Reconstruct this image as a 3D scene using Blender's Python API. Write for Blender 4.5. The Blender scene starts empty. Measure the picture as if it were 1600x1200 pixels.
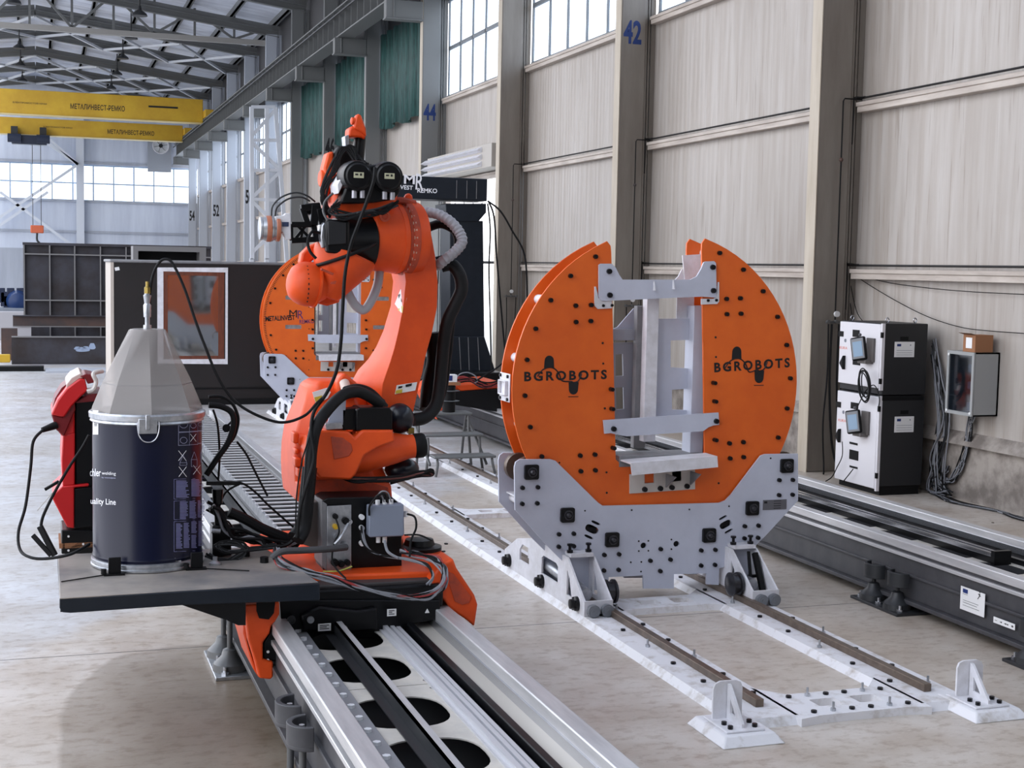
import bpy, bmesh, math, random
import numpy as np
from mathutils import Vector, Matrix
random.seed(7)
C = bpy.context.scene.collection
S = bpy.context.scene
PI = math.pi

# ------------------------------------------------------------------ camera
F_PX, YAW, PITCH, ROLL, CAM_H = 2193., .3267, .0828, .01937, 2.40
_fw = Vector((math.sin(YAW)*math.cos(PITCH), math.cos(YAW)*math.cos(PITCH), -math.sin(PITCH)))
_rt = Vector((math.cos(YAW), -math.sin(YAW), 0)); _up = _rt.cross(_fw)
_r2 = _rt*math.cos(ROLL)+_up*math.sin(ROLL); _u2 = -_rt*math.sin(ROLL)+_up*math.cos(ROLL)
cam = bpy.data.objects.new('camera', bpy.data.cameras.new('camera')); C.objects.link(cam)
M4 = Matrix((_r2, _u2, -_fw)).transposed().to_4x4(); M4.translation = (0, 0, CAM_H)
cam.matrix_world = M4
cam.data.sensor_width = 36; cam.data.lens = F_PX*36/1600; cam.data.clip_end = 400
S.camera = cam

# ------------------------------------------------------------------ world and exposure
w = bpy.data.worlds.new('sky'); S.world = w; w.use_nodes = True
nt = w.node_tree; nt.nodes.clear()
wo = nt.nodes.new('ShaderNodeOutputWorld'); bg = nt.nodes.new('ShaderNodeBackground')
tc = nt.nodes.new('ShaderNodeTexCoord'); sp = nt.nodes.new('ShaderNodeSeparateXYZ'); cr = nt.nodes.new('ShaderNodeValToRGB')
nt.links.new(tc.outputs['Generated'], sp.inputs[0]); nt.links.new(sp.outputs['Z'], cr.inputs[0])
cr.color_ramp.elements[0].position = 0.0; cr.color_ramp.elements[0].color = (.97, .965, 1, 1)
cr.color_ramp.elements[1].position = .8; cr.color_ramp.elements[1].color = (.78, .86, 1, 1)
nt.links.new(cr.outputs[0], bg.inputs['Color']); bg.inputs['Strength'].default_value = 3.2
nt.links.new(bg.outputs[0], wo.inputs[0])
S.view_settings.view_transform = 'Standard'; S.view_settings.look = 'None'
S.view_settings.gamma = 1; S.view_settings.exposure = 0.0; S.view_settings.use_curve_mapping = False

# ------------------------------------------------------------------ helpers
def at(u, v, x=None, y=None, z=None):
    """point of the photo's line of sight (u,v) on a given plane of the building"""
    d = _fw + _r2*((u-800)/F_PX) - _u2*((v-600)/F_PX)
    c = Vector((0, 0, CAM_H))
    t = x/d.x if x is not None else (y/d.y if y is not None else (z-CAM_H)/d.z)
    return c + d*t

def lin(c):
    return tuple(((v/255)/12.92 if v/255 <= .04045 else ((v/255+.055)/1.055)**2.4) for v in c) + (1,)
_m = {}
def mat(name, rgb, rough=.5, metal=0., noise=None, rgb2=None, bump=0., stretch=(1, 1, 1), spec=.5, alpha=1, contrast=(.35, .65), coat=0):
    if name in _m: return _m[name]
    m = bpy.data.materials.new(name); m.use_nodes = True; n = m.node_tree
    b = n.nodes['Principled BSDF']
    b.inputs['Base Color'].default_value = lin(rgb); b.inputs['Roughness'].default_value = rough
    b.inputs['Metallic'].default_value = metal; b.inputs['Specular IOR Level'].default_value = spec
    b.inputs['Coat Weight'].default_value = coat
    if noise:
        t = n.nodes.new('ShaderNodeTexCoord'); mp = n.nodes.new('ShaderNodeMapping'); mp.inputs['Scale'].default_value = stretch
        ge = n.nodes.new('ShaderNodeNewGeometry')
        nz = n.nodes.new('ShaderNodeTexNoise'); nz.inputs['Scale'].default_value = noise; nz.inputs['Detail'].default_value = 6
        nz.inputs['Roughness'].default_value = .62
        n.links.new(ge.outputs['Position'], mp.inputs[0]); n.links.new(mp.outputs[0], nz.inputs['Vector'])
        r = n.nodes.new('ShaderNodeValToRGB')
        r.color_ramp.elements[0].position, r.color_ramp.elements[1].position = contrast
        r.color_ramp.elements[0].color = lin(rgb); r.color_ramp.elements[1].color = lin(rgb2 or rgb)
        n.links.new(nz.outputs['Fac'], r.inputs[0]); n.links.new(r.outputs[0], b.inputs['Base Color'])
        if bump:
            bp = n.nodes.new('ShaderNodeBump'); bp.inputs['Strength'].default_value = bump; bp.inputs['Distance'].default_value = .01
            n.links.new(nz.outputs['Fac'], bp.inputs['Height']); n.links.new(bp.outputs[0], b.inputs['Normal'])
    m.diffuse_color = lin(rgb); _m[name] = m
    return m

class MB:
    def __init__(s): s.v = []; s.f = []; s.sm = []
    def add(s, vs, fs, smooth=False):
        o = len(s.v); s.v += [Vector(p) for p in vs]; s.f += [tuple(i+o for i in f) for f in fs]; s.sm += [smooth]*len(fs); return s
    def box(s, a, b):
        (x0, y0, z0), (x1, y1, z1) = a, b
        return s.add([(x0,y0,z0),(x1,y0,z0),(x1,y1,z0),(x0,y1,z0),(x0,y0,z1),(x1,y0,z1),(x1,y1,z1),(x0,y1,z1)],
                     [(0,3,2,1),(4,5,6,7),(0,1,5,4),(1,2,6,5),(2,3,7,6),(3,0,4,7)])
    def obox(s, c, ax, ay, az):
        c, ax, ay, az = map(Vector, (c, ax, ay, az)); p = []
        for k in (-1, 1):
            for (i, j) in ((-1,-1),(1,-1),(1,1),(-1,1)): p.append(c+ax*i/2+ay*j/2+az*k/2)
        return s.add(p, [(0,3,2,1),(4,5,6,7),(0,1,5,4),(1,2,6,5),(2,3,7,6),(3,0,4,7)])
    def bar(s, a, b, w_, h=None, up=(0, 0, 1)):
        a, b = Vector(a), Vector(b); d = (b-a); L = d.length; d.normalize(); up = Vector(up)
        if abs(d.dot(up)) > .98: up = Vector((1, 0, 0))
        r = d.cross(up).normalized(); u = r.cross(d); h = h or w_
        return s.obox((a+b)/2, r*w_, d*L, u*h)
    def cyl(s, a, b, r, r2=None, n=20, caps=True):
        a, b = Vector(a), Vector(b); r2 = r if r2 is None else r2
        return s.lathe([(0, r), ((b-a).length, r2)], a, b-a, n, caps)
    def lathe(s, prof, o, axis, n=24, caps=True, smooth=True):
        o = Vector(o); ax = Vector(axis).normalized(); t = Vector((0, 0, 1)) if abs(ax.z) < .9 else Vector((1, 0, 0))
        e1 = ax.cross(t).normalized(); e2 = ax.cross(e1); vs = []; fs = []
        for (h, r) in prof:
            for k in range(n):
                a = 2*PI*k/n; vs.append(o+ax*h+(e1*math.cos(a)+e2*math.sin(a))*r)
        for j in range(len(prof)-1):
            for k in range(n):
                k2 = (k+1) % n; fs.append((j*n+k, (j+1)*n+k, (j+1)*n+k2, j*n+k2))
        s.add(vs, fs, smooth)
        if caps:
            base = len(s.v)-len(vs)
            s.f.append(tuple(base+k for k in range(n))); s.sm.append(False)
            s.f.append(tuple(base+(len(prof)-1)*n+k for k in reversed(range(n)))); s.sm.append(False)
        return s
    def ball(s, c, r, sc=(1, 1, 1), n=20):
        c = Vector(c); vs = []; fs = []; m = n//2
        for j in range(m+1):
            ph = PI*j/m
            for k in range(n):
                a = 2*PI*k/n; vs.append(c+Vector((r*sc[0]*math.sin(ph)*math.cos(a), r*sc[1]*math.sin(ph)*math.sin(a), r*sc[2]*math.cos(ph))))
        for j in range(m):
            for k in range(n): fs.append((j*n+k, (j+1)*n+k, (j+1)*n+(k+1) % n, j*n+(k+1) % n))
        return s.add(vs, fs, True)
    def tube(s, pts, r, n=10, sub=6, closed=False):
        P = smooth_path([Vector(p) for p in pts], sub) if sub else [Vector(p) for p in pts]
        N = len(P); vs = []; fs = []; prev = None
        for i, p in enumerate(P):
            d = (P[min(i+1, N-1)]-P[max(i-1, 0)]).normalized()
            if prev is None: e1 = d.cross(Vector((0.13, .21, 1))).normalized()
            else: e1 = (prev-d*prev.dot(d)).normalized()
            prev = e1; e2 = d.cross(e1)
            rr = r(i/(N-1)) if callable(r) else r
            for k in range(n):
                a = 2*PI*k/n; vs.append(p+(e1*math.cos(a)+e2*math.sin(a))*rr)
        for j in range(N-1):
            for k in range(n): fs.append((j*n+k, j*n+(k+1) % n, (j+1)*n+(k+1) % n, (j+1)*n+k))
        s.add(vs, fs, True); base = len(s.v)-len(vs)
        s.f.append(tuple(base+k for k in reversed(range(n)))); s.sm.append(False)
        s.f.append(tuple(base+(N-1)*n+k for k in range(n))); s.sm.append(False)
        return s
    def prism(s, pts, ext):
        """planar polygon (3D points) extruded by vector ext"""
        pts = [Vector(p) for p in pts]; e = Vector(ext); n = len(pts)
        nr = Vector((0, 0, 0))
        for i in range(n): nr += pts[i].cross(pts[(i+1) % n])
        if nr.dot(e) > 0: pts.reverse()
        vs = pts+[p+e for p in pts]
        fs = [tuple(range(n)), tuple(reversed(range(n, 2*n)))]+[(i, n+i, n+(i+1) % n, (i+1) % n) for i in range(n)]
        return s.add(vs, fs)
    def loft(s, rows, smooth=False):
        n = len(rows[0]); vs = [p for r in rows for p in r]; fs = []
        for j in range(len(rows)-1):
            for k in range(n): fs.append((j*n+k, j*n+(k+1) % n, (j+1)*n+(k+1) % n, (j+1)*n+k))
        fs.append(tuple(reversed(range(n)))); fs.append(tuple((len(rows)-1)*n+k for k in range(n)))
        return s.add(vs, fs, smooth)

def smooth_path(P, sub):
    out = []; n = len(P)
    for i in range(n-1):
        p0 = P[max(i-1, 0)]; p1 = P[i]; p2 = P[i+1]; p3 = P[min(i+2, n-1)]
        for k in range(sub):
            t = k/sub
            out.append(.5*((2*p1)+(-p0+p2)*t+(2*p0-5*p1+4*p2-p3)*t*t+(-p0+3*p1-3*p2+p3)*t*t*t))
    out.append(P[-1]); return out

def wloc(o):
    v = Vector((0, 0, 0))
    while o is not None: v += o.location; o = o.parent
    return v
def obj(name, mb, m, parent=None, bev=0, seg=2, loc=None, label=None):
    """one mesh object; vertices given in world space"""
    me = bpy.data.meshes.new(name)
    base = wloc(parent) if parent else Vector((0, 0, 0))
    if loc is None and not parent and mb.v:
        xs = [p.x for p in mb.v]; ys = [p.y for p in mb.v]; zs = [p.z for p in mb.v]
        loc = Vector(((min(xs)+max(xs))/2, (min(ys)+max(ys))/2, min(zs)))
    own = Vector(loc)-base if loc is not None else Vector((0, 0, 0))
    off = base+own
    me.from_pydata([tuple(p-off) for p in mb.v], [], mb.f)
    me.polygons.foreach_set('use_smooth', mb.sm); me.update()
    bm = bmesh.new(); bm.from_mesh(me); bmesh.ops.recalc_face_normals(bm, faces=bm.faces); bm.to_mesh(me); bm.free()
    me.set_sharp_from_angle(angle=.62)
    me.materials.append(m)
    o = bpy.data.objects.new(name, me); C.objects.link(o); o.location = own
    if parent: o.parent = parent
    if bev:
        b = o.modifiers.new('b', 'BEVEL'); b.width = bev; b.segments = seg; b.limit_method = 'ANGLE'; b.angle_limit = .6
    if label: o['label'] = label
    return o
def tag(o, label, cat, group=None, kind=None):
    o['label'] = label; o['category'] = cat
    if group: o['group'] = group
    if kind: o['kind'] = kind
    return o
def thing(name, label, cat, loc, group=None):
    o = bpy.data.objects.new(name, None); C.objects.link(o); o.location = loc; o.empty_display_size = .1
    return tag(o, label, cat, group)
def struct(name, mb, m, bev=0):
    o = obj(name, mb, m, bev=bev); o['kind'] = 'structure'; return o
def cp(o, parent=None, loc=None):
    c = o.copy(); C.objects.link(c)
    if parent: c.parent = parent
    if loc is not None: c.location = Vector(loc)-(wloc(parent) if parent else Vector((0, 0, 0)))
    return c
def cp_tree(o, loc):
    c = cp(o); c.location = loc
    for ch in [k for k in bpy.data.objects if k.parent == o]:
        d = ch.copy(); C.objects.link(d); d.parent = c
        for g in [k for k in bpy.data.objects if k.parent == ch]:
            e = g.copy(); C.objects.link(e); e.parent = d
    return c

def curve_mesh(cu):
    ob = bpy.data.objects.new('tmp', cu); C.objects.link(ob)
    bpy.context.view_layer.update()
    me = bpy.data.meshes.new_from_object(ob.evaluated_get(bpy.context.evaluated_depsgraph_get()))
    vs = [v.co.copy() for v in me.vertices]; fs = [tuple(p.vertices) for p in me.polygons]
    bpy.data.objects.remove(ob); bpy.data.curves.remove(cu); bpy.data.meshes.remove(me)
    return vs, fs
def plate_mb(outer, holes, th, y=None, frame=None):
    """sheet cut to an outline with holes; outline in (x,z) on plane y, thickness th away from the camera, or in a given frame (o,ux,uy)"""
    cu = bpy.data.curves.new('tmp', 'CURVE'); cu.dimensions = '2D'; cu.fill_mode = 'BOTH'; cu.extrude = th/2
    for poly in [outer]+list(holes):
        s_ = cu.splines.new('POLY'); s_.points.add(len(poly)-1); s_.use_cyclic_u = True
        for i, p in enumerate(poly): s_.points[i].co = (p[0], p[1], 0, 1)
    vs, fs = curve_mesh(cu)
    if frame: o, ux, uy = map(Vector, frame); n = ux.cross(uy)
    else: o = Vector((0, y+th/2, 0)); ux = Vector((1, 0, 0)); uy = Vector((0, 0, 1)); n = Vector((0, -1, 0))
    mb = MB(); mb.add([o+ux*v.x+uy*v.y+n*v.z for v in vs], fs)
    return mb
def xz(lst, y):
    r = []
    for p in lst:
        q = at(p[0], p[1], y=y); r.append((q.x, q.z))
    return r
def disc(cx, cz, r, n=16, sx=1): return [(cx+r*sx*math.cos(2*PI*k/n), cz+r*math.sin(2*PI*k/n)) for k in range(n)]
def rrect(x0, z0, x1, z1, r=.02, n=4):
    o = []
    for (cx, cz, a0) in ((x1-r, z1-r, 0), (x0+r, z1-r, PI/2), (x0+r, z0+r, PI), (x1-r, z0+r, 1.5*PI)):
        for k in range(n+1): a = a0+PI/2*k/n; o.append((cx+r*math.cos(a), cz+r*math.sin(a)))
    return o
def txt(name, s, p0, p1, height, m, parent, nrm=(0, -1, 0), bold=.0, th=.001, sp=1.0, lift=.002):
    """lettering from p0 to p1 (baseline ends) with the given cap height"""
    cu = bpy.data.curves.new('t', 'FONT'); cu.body = s; cu.size = 1; cu.extrude = 0; cu.offset = bold; cu.space_character = sp; cu.resolution_u = 3
    vs, fs = curve_mesh(cu)
    if not vs: return None
    x0 = min(v.x for v in vs); x1 = max(v.x for v in vs); z0 = min(v.y for v in vs); z1 = max(v.y for v in vs)
    p0, p1, n = Vector(p0), Vector(p1), Vector(nrm).normalized()
    ux = (p1-p0); W = ux.length; ux.normalize(); uy = n.cross(ux).normalized()
    mb = MB(); mb.add([p0+ux*((v.x-x0)/(x1-x0)*W)+uy*((v.y-z0)/(z1-z0)*height)+n*lift for v in vs], fs)
    return obj(name, mb, m, parent)
def patch(mb, c, ux, uy, n, w_, h, lift=.003):
    c, ux, uy, n = Vector(c), Vector(ux).normalized(), Vector(uy).normalized(), Vector(n).normalized()
    mb.obox(c+n*lift/2, ux*w_, uy*h, n*lift); return mb

# ------------------------------------------------------------------ materials
ORANGE = mat('orange_plate_paint', (230, 104, 28), .45, noise=3, rgb2=(220, 94, 24))
RORANGE = mat('robot_orange_paint', (230, 84, 28), .45, noise=5, rgb2=(216, 74, 24), spec=.38)
RDARK = mat('robot_orange_dust_shade', (150, 62, 44), .6, noise=14, rgb2=(190, 72, 40))  # dust on the arm top, and painted shade for pockets and recesses
CRADLE = mat('pale_grey_paint', (196, 200, 214), .45, noise=4, rgb2=(188, 192, 206))
WHITE = mat('white_paint', (226, 226, 232), .45, noise=9, rgb2=(206, 205, 208))
WHITEFL = mat('white_floor_paint', (226, 226, 230), .5, noise=9, rgb2=(176, 168, 160), contrast=(.5, .75), bump=.3)
BLACK = mat('black_rubber', (11, 11, 13), .6, spec=.25)
BLACKG = mat('black_paint', (9, 10, 13), .36, spec=.3)
BOLTM = mat('black_oxide_bolt', (26, 26, 30), .35, .6)
ANTH = mat('anthracite_blue_paint', (18, 25, 34), .42, noise=8, rgb2=(23, 30, 39), spec=.35)
TABLETOP = mat('dusty_anthracite_top', (150, 142, 134), .5, noise=1.6, rgb2=(108, 106, 106), contrast=(.4, .6))
ALU = mat('milled_aluminium', (216, 215, 216), .42, .55, noise=3, rgb2=(192, 192, 194), stretch=(6, .6, 6))
STEEL = mat('bright_steel', (190, 192, 198), .22, .9)
ZINC = mat('zinc_steel', (160, 164, 170), .35, .8, noise=20, rgb2=(196, 198, 202))
CREAMPL = mat('cream_cover_plate', (206, 200, 190), .45, noise=6, rgb2=(186, 182, 176))
GREYST = mat('grey_steel_paint', (128, 128, 130), .5, noise=6, rgb2=(112, 112, 115))
DKST = mat('dark_track_steel', (70, 70, 73), .5, noise=6, rgb2=(56, 56, 60))
BRASSR = mat('worn_rail_steel', (118, 104, 92), .4, .5, noise=12, rgb2=(96, 84, 74))
NAVY = mat('navy_drum_paint', (10, 15, 40), .3, spec=.35)
RED = mat('red_plastic', (196, 26, 30), .35)
DRED = mat('dark_red_plastic', (112, 14, 22), .4)
YEL = mat('crane_yellow', (204, 166, 44), .5, noise=.8, rgb2=(186, 146, 36))
INK = mat('black_lettering', (14, 14, 18), .6)
BLUEINK = mat('blue_number_paint', (16, 46, 104), .6)
WINK = mat('white_lettering', (238, 238, 242), .6)
LAV = mat('lilac_print', (176, 178, 208), .5)
LABEL = mat('white_sticker', (232, 232, 232), .5)
YLAB = mat('yellow_warning_print', (205, 180, 60), .5)
DKGREY = mat('dark_grey_paint', (38, 40, 43), .45)
WIREG = mat('grey_cable', (128, 130, 136), .5)
WIRER = mat('red_cable', (150, 50, 48), .5)
HOSE = mat('grey_corrugated_hose', (158, 158, 164), .4)
BROWN = mat('brown_window_wood', (112, 58, 36), .5, noise=10, rgb2=(92, 46, 30), stretch=(3, 3, .6))
RUST = mat('mill_scale_steel', (66, 66, 74), .5, .3, noise=1.6, rgb2=(52, 46, 46), bump=.1)
RUSTB = mat('brown_primer_steel', (84, 62, 54), .6, noise=2, rgb2=(58, 52, 54))
COLM = mat('column_paint', (176, 168, 156), .38, noise=1.4, rgb2=(160, 152, 142), stretch=(3, 3, .5))
COLB = mat('column_side_shaded', (124, 118, 110), .3, noise=1.2, rgb2=(108, 100, 92), stretch=(3, 3, .5))  # side turned from the light, its shade put into a darker colour
ROOFS = mat('roof_steel_paint', (104, 106, 106), .5)  # darkened to stand in for the weak light under the roof
SHEET = mat('roof_sheeting', (226, 231, 242), .5, noise=.6, rgb2=(190, 195, 208), stretch=(1, 4, 1))
NET = mat('green_netting', (14, 44, 42), .7, noise=6, rgb2=(40, 84, 80), stretch=(3, 3, .4))
CARD = mat('brown_cardboard', (150, 104, 72), .8)
SCREEN = mat('tablet_screen_glass', (120, 150, 176), .15)
STOOLM = mat('grey_tube_steel', (92, 92, 92), .45, .3)
PIPEM = mat('roof_lamp_shade', (30, 32, 34), .5)

def clad_material():
    m = bpy.data.materials.new('wall_cladding'); m.use_nodes = True; n = m.node_tree; b = n.nodes['Principled BSDF']
    b.inputs['Roughness'].default_value = .42
    g = n.nodes.new('ShaderNodeNewGeometry')
    def nz(sc, stretch, lo, hi, c0, c1):
        mp = n.nodes.new('ShaderNodeMapping'); mp.inputs['Scale'].default_value = stretch
        t = n.nodes.new('ShaderNodeTexNoise'); t.inputs['Scale'].default_value = sc; t.inputs['Detail'].default_value = 5
        n.links.new(g.outputs['Position'], mp.inputs[0]); n.links.new(mp.outputs[0], t.inputs['Vector'])
        r = n.nodes.new('ShaderNodeValToRGB'); r.color_ramp.elements[0].position = lo; r.color_ramp.elements[1].position = hi
        r.color_ramp.elements[0].color = c0; r.color_ramp.elements[1].color = c1
        n.links.new(t.outputs['Fac'], r.inputs[0]); return r.outputs[0], t.outputs['Fac']
    a, _ = nz(.5, (1, 1, .4), .3, .7, lin((184, 178, 172)), lin((168, 161, 154)))
    s1, _ = nz(9, (1, 1, .06), .35, .62, (1, 1, 1, 1), lin((236, 232, 228)))
    s2, _ = nz(22, (1, 1, .05), .3, .4, lin((228, 224, 220)), (1, 1, 1, 1))
    mx = n.nodes.new('ShaderNodeMix'); mx.data_type = 'RGBA'; mx.blend_type = 'MULTIPLY'; mx.inputs['Factor'].default_value = 1
    my = n.nodes.new('ShaderNodeMix'); my.data_type = 'RGBA'; my.blend_type = 'MULTIPLY'; my.inputs['Factor'].default_value = 1
    n.links.new(a, mx.inputs[6]); n.links.new(s1, mx.inputs[7]); n.links.new(mx.outputs[2], my.inputs[6]); n.links.new(s2, my.inputs[7])
    n.links.new(my.outputs[2], b.inputs['Base Color'])
    wv = n.nodes.new('ShaderNodeTexWave'); wv.bands_direction = 'Y'; wv.inputs['Scale'].default_value = 2.2
    n.links.new(g.outputs['Position'], wv.inputs['Vector'])
    bp = n.nodes.new('ShaderNodeBump'); bp.inputs['Strength'].default_value = .12; bp.inputs['Distance'].default_value = .02
    n.links.new(wv.outputs['Fac'], bp.inputs['Height']); n.links.new(bp.outputs[0], b.inputs['Normal'])
    return m
CLAD = clad_material()

def floor_material():
    m = bpy.data.materials.new('concrete_floor'); m.use_nodes = True; n = m.node_tree; b = n.nodes['Principled BSDF']
    g = n.nodes.new('ShaderNodeNewGeometry'); sx = n.nodes.new('ShaderNodeSeparateXYZ'); n.links.new(g.outputs['Position'], sx.inputs[0])
    def nz(sc, st, lo, hi, c0, c1, det=8):
        mp = n.nodes.new('ShaderNodeMapping'); mp.inputs['Scale'].default_value = st
        t = n.nodes.new('ShaderNodeTexNoise'); t.inputs['Scale'].default_value = sc; t.inputs['Detail'].default_value = det; t.inputs['Roughness'].default_value = .65
        n.links.new(g.outputs['Position'], mp.inputs[0]); n.links.new(mp.outputs[0], t.inputs['Vector'])
        r = n.nodes.new('ShaderNodeValToRGB'); r.color_ramp.elements[0].position = lo; r.color_ramp.elements[1].position = hi
        r.color_ramp.elements[0].color = c0; r.color_ramp.elements[1].color = c1
        n.links.new(t.outputs['Fac'], r.inputs[0]); return r.outputs[0], t.outputs['Fac']
    def mul(a, c, f=1):
        x = n.nodes.new('ShaderNodeMix'); x.data_type = 'RGBA'; x.blend_type = 'MULTIPLY'; x.inputs['Factor'].default_value = f
        n.links.new(a, x.inputs[6]); n.links.new(c, x.inputs[7]); return x.outputs[2]
    base, _ = nz(.45, (1, 1, 1), .35, .65, lin((196, 186, 174)), lin((206, 199, 192)))
    mid, f2 = nz(1.7, (1, 1.15, 1), .38, .62, lin((232, 226, 220)), (1, 1, 1, 1))
    fine, f3 = nz(11, (.8, 1.3, 1), .36, .5, lin((226, 220, 214)), (1, 1, 1, 1))
    spk, _ = nz(60, (1, 1, 1), .27, .33, lin((120, 112, 104)), (1, 1, 1, 1), 3)
    c = mul(mul(mul(base, mid), fine), spk, .7)
    # light on the left and far floor painted in as a paler, bluish area
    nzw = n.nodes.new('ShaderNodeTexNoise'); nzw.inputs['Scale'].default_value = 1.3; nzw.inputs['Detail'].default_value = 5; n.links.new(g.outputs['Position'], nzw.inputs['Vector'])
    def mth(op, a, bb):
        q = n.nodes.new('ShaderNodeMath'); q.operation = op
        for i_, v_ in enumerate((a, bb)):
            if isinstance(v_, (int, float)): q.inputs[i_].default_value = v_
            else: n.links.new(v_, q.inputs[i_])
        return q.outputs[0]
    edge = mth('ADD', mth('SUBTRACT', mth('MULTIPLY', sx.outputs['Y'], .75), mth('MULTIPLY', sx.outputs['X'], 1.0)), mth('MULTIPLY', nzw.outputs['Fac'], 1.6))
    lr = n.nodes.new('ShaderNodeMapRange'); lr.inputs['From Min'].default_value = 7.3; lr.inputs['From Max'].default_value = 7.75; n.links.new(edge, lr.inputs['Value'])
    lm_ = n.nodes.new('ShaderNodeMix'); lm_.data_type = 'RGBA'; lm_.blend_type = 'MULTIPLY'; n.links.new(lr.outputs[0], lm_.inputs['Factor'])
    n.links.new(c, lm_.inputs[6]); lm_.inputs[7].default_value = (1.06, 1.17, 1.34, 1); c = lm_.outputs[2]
    # shade of the table and front track, painted in as a dark ellipse
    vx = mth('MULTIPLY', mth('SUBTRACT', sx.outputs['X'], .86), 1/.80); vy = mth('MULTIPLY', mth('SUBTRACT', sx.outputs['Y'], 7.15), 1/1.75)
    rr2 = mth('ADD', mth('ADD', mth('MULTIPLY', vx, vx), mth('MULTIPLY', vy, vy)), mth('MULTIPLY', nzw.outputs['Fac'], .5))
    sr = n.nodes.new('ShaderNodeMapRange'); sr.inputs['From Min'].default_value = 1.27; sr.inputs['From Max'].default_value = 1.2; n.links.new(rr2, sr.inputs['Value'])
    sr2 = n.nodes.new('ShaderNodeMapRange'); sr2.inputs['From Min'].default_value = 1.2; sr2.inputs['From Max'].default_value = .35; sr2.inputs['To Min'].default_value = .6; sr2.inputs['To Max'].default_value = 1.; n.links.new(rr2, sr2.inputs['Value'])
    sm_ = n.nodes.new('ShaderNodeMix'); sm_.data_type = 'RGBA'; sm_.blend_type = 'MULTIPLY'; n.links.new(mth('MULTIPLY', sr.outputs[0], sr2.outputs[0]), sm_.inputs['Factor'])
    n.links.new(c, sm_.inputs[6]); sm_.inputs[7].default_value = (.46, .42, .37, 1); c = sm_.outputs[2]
    # expansion joints every 6.1 m across and 5.9 m along
    def joint(sock, first, step):
        a = n.nodes.new('ShaderNodeMath'); a.operation = 'SUBTRACT'; n.links.new(sock, a.inputs[0]); a.inputs[1].default_value = first-step/2
        md = n.nodes.new('ShaderNodeMath'); md.operation = 'FLOORED_MODULO'; n.links.new(a.outputs[0], md.inputs[0]); md.inputs[1].default_value = step
        s_ = n.nodes.new('ShaderNodeMath'); s_.operation = 'SUBTRACT'; n.links.new(md.outputs[0], s_.inputs[0]); s_.inputs[1].default_value = step/2
        ab = n.nodes.new('ShaderNodeMath'); ab.operation = 'ABSOLUTE'; n.links.new(s_.outputs[0], ab.inputs[0])
        lt = n.nodes.new('ShaderNodeMath'); lt.operation = 'LESS_THAN'; n.links.new(ab.outputs[0], lt.inputs[0]); lt.inputs[1].default_value = .006
        return lt.outputs[0]
    j1 = joint(sx.outputs['Y'], 8.76, 6.1); j2 = joint(sx.outputs['X'], -2.6, 5.9)
    mxx = n.nodes.new('ShaderNodeMath'); mxx.operation = 'MAXIMUM'; n.links.new(j1, mxx.inputs[0]); mxx.inputs[1].default_value = 0
    jm = n.nodes.new('ShaderNodeMix'); jm.data_type = 'RGBA'; n.links.new(mxx.outputs[0], jm.inputs['Factor'])
    n.links.new(c, jm.inputs[6]); jm.inputs[7].default_value = lin((72, 66, 60)); n.links.new(jm.outputs[2], b.inputs['Base Color'])
    rr = n.nodes.new('ShaderNodeMapRange'); rr.inputs['To Min'].default_value = .24; rr.inputs['To Max'].default_value = .46
    n.links.new(f2, rr.inputs['Value']); n.links.new(rr.outputs[0], b.inputs['Roughness'])
    bp = n.nodes.new('ShaderNodeBump'); bp.inputs['Strength'].default_value = .25; bp.inputs['Distance'].default_value = .01
    n.links.new(f3, bp.inputs['Height']); n.links.new(bp.outputs[0], b.inputs['Normal'])
    return m
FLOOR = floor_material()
PLINTH = mat('stained_concrete', (158, 150, 142), .75, noise=3.2, rgb2=(112, 104, 98), bump=.5, contrast=(.4, .62))
ENDW = mat('end_wall_panels', (206, 214, 228), .5, noise=.7, rgb2=(190, 198, 214), stretch=(3, 1, .3))
ENDG = mat('end_wall_lower_panels', (170, 176, 188), .5, noise=.7, rgb2=(156, 162, 174), stretch=(3, 1, .3))
DKWALL = mat('dark_upper_wall', (62, 62, 64), .6)  # colour darkened for the lack of light high on the wall

def glass_material(name, tint, gl=.12):
    m = bpy.data.materials.new(name); m.use_nodes = True; n = m.node_tree; n.nodes.clear()
    o = n.nodes.new('ShaderNodeOutputMaterial'); t = n.nodes.new('ShaderNodeBsdfTransparent'); g = n.nodes.new('ShaderNodeBsdfGlossy')
    x = n.nodes.new('ShaderNodeMixShader'); t.inputs[0].default_value = tint; g.inputs['Roughness'].default_value = .05; x.inputs[0].default_value = gl
    n.links.new(t.outputs[0], x.inputs[1]); n.links.new(g.outputs[0], x.inputs[2]); n.links.new(x.outputs[0], o.inputs[0]); return m
PANE = glass_material('window_glass', (.9, .95, 1, 1), .06)
BOXGLASS = glass_material('clear_cover', (.55, .6, .66, 1), .10)
def cone_material():
    m = bpy.data.materials.new('smoky_translucent_plastic'); m.use_nodes = True; n = m.node_tree; b = n.nodes['Principled BSDF']
    b.inputs['Base Color'].default_value = lin((172, 166, 162)); b.inputs['Roughness'].default_value = .22
    t = n.nodes.new('ShaderNodeBsdfTransparent'); t.inputs[0].default_value = (.85, .83, .82, 1); x = n.nodes.new('ShaderNodeMixShader'); x.inputs[0].default_value = .52
    n.links.new(t.outputs[0], x.inputs[1]); n.links.new(b.outputs[0], x.inputs[2]); n.links.new(x.outputs[0], n.nodes['Material Output'].inputs[0]); return m
CONE = cone_material()
MIRROR = mat('reflecting_window_glass', (150, 152, 150), .04, .9)

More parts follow.
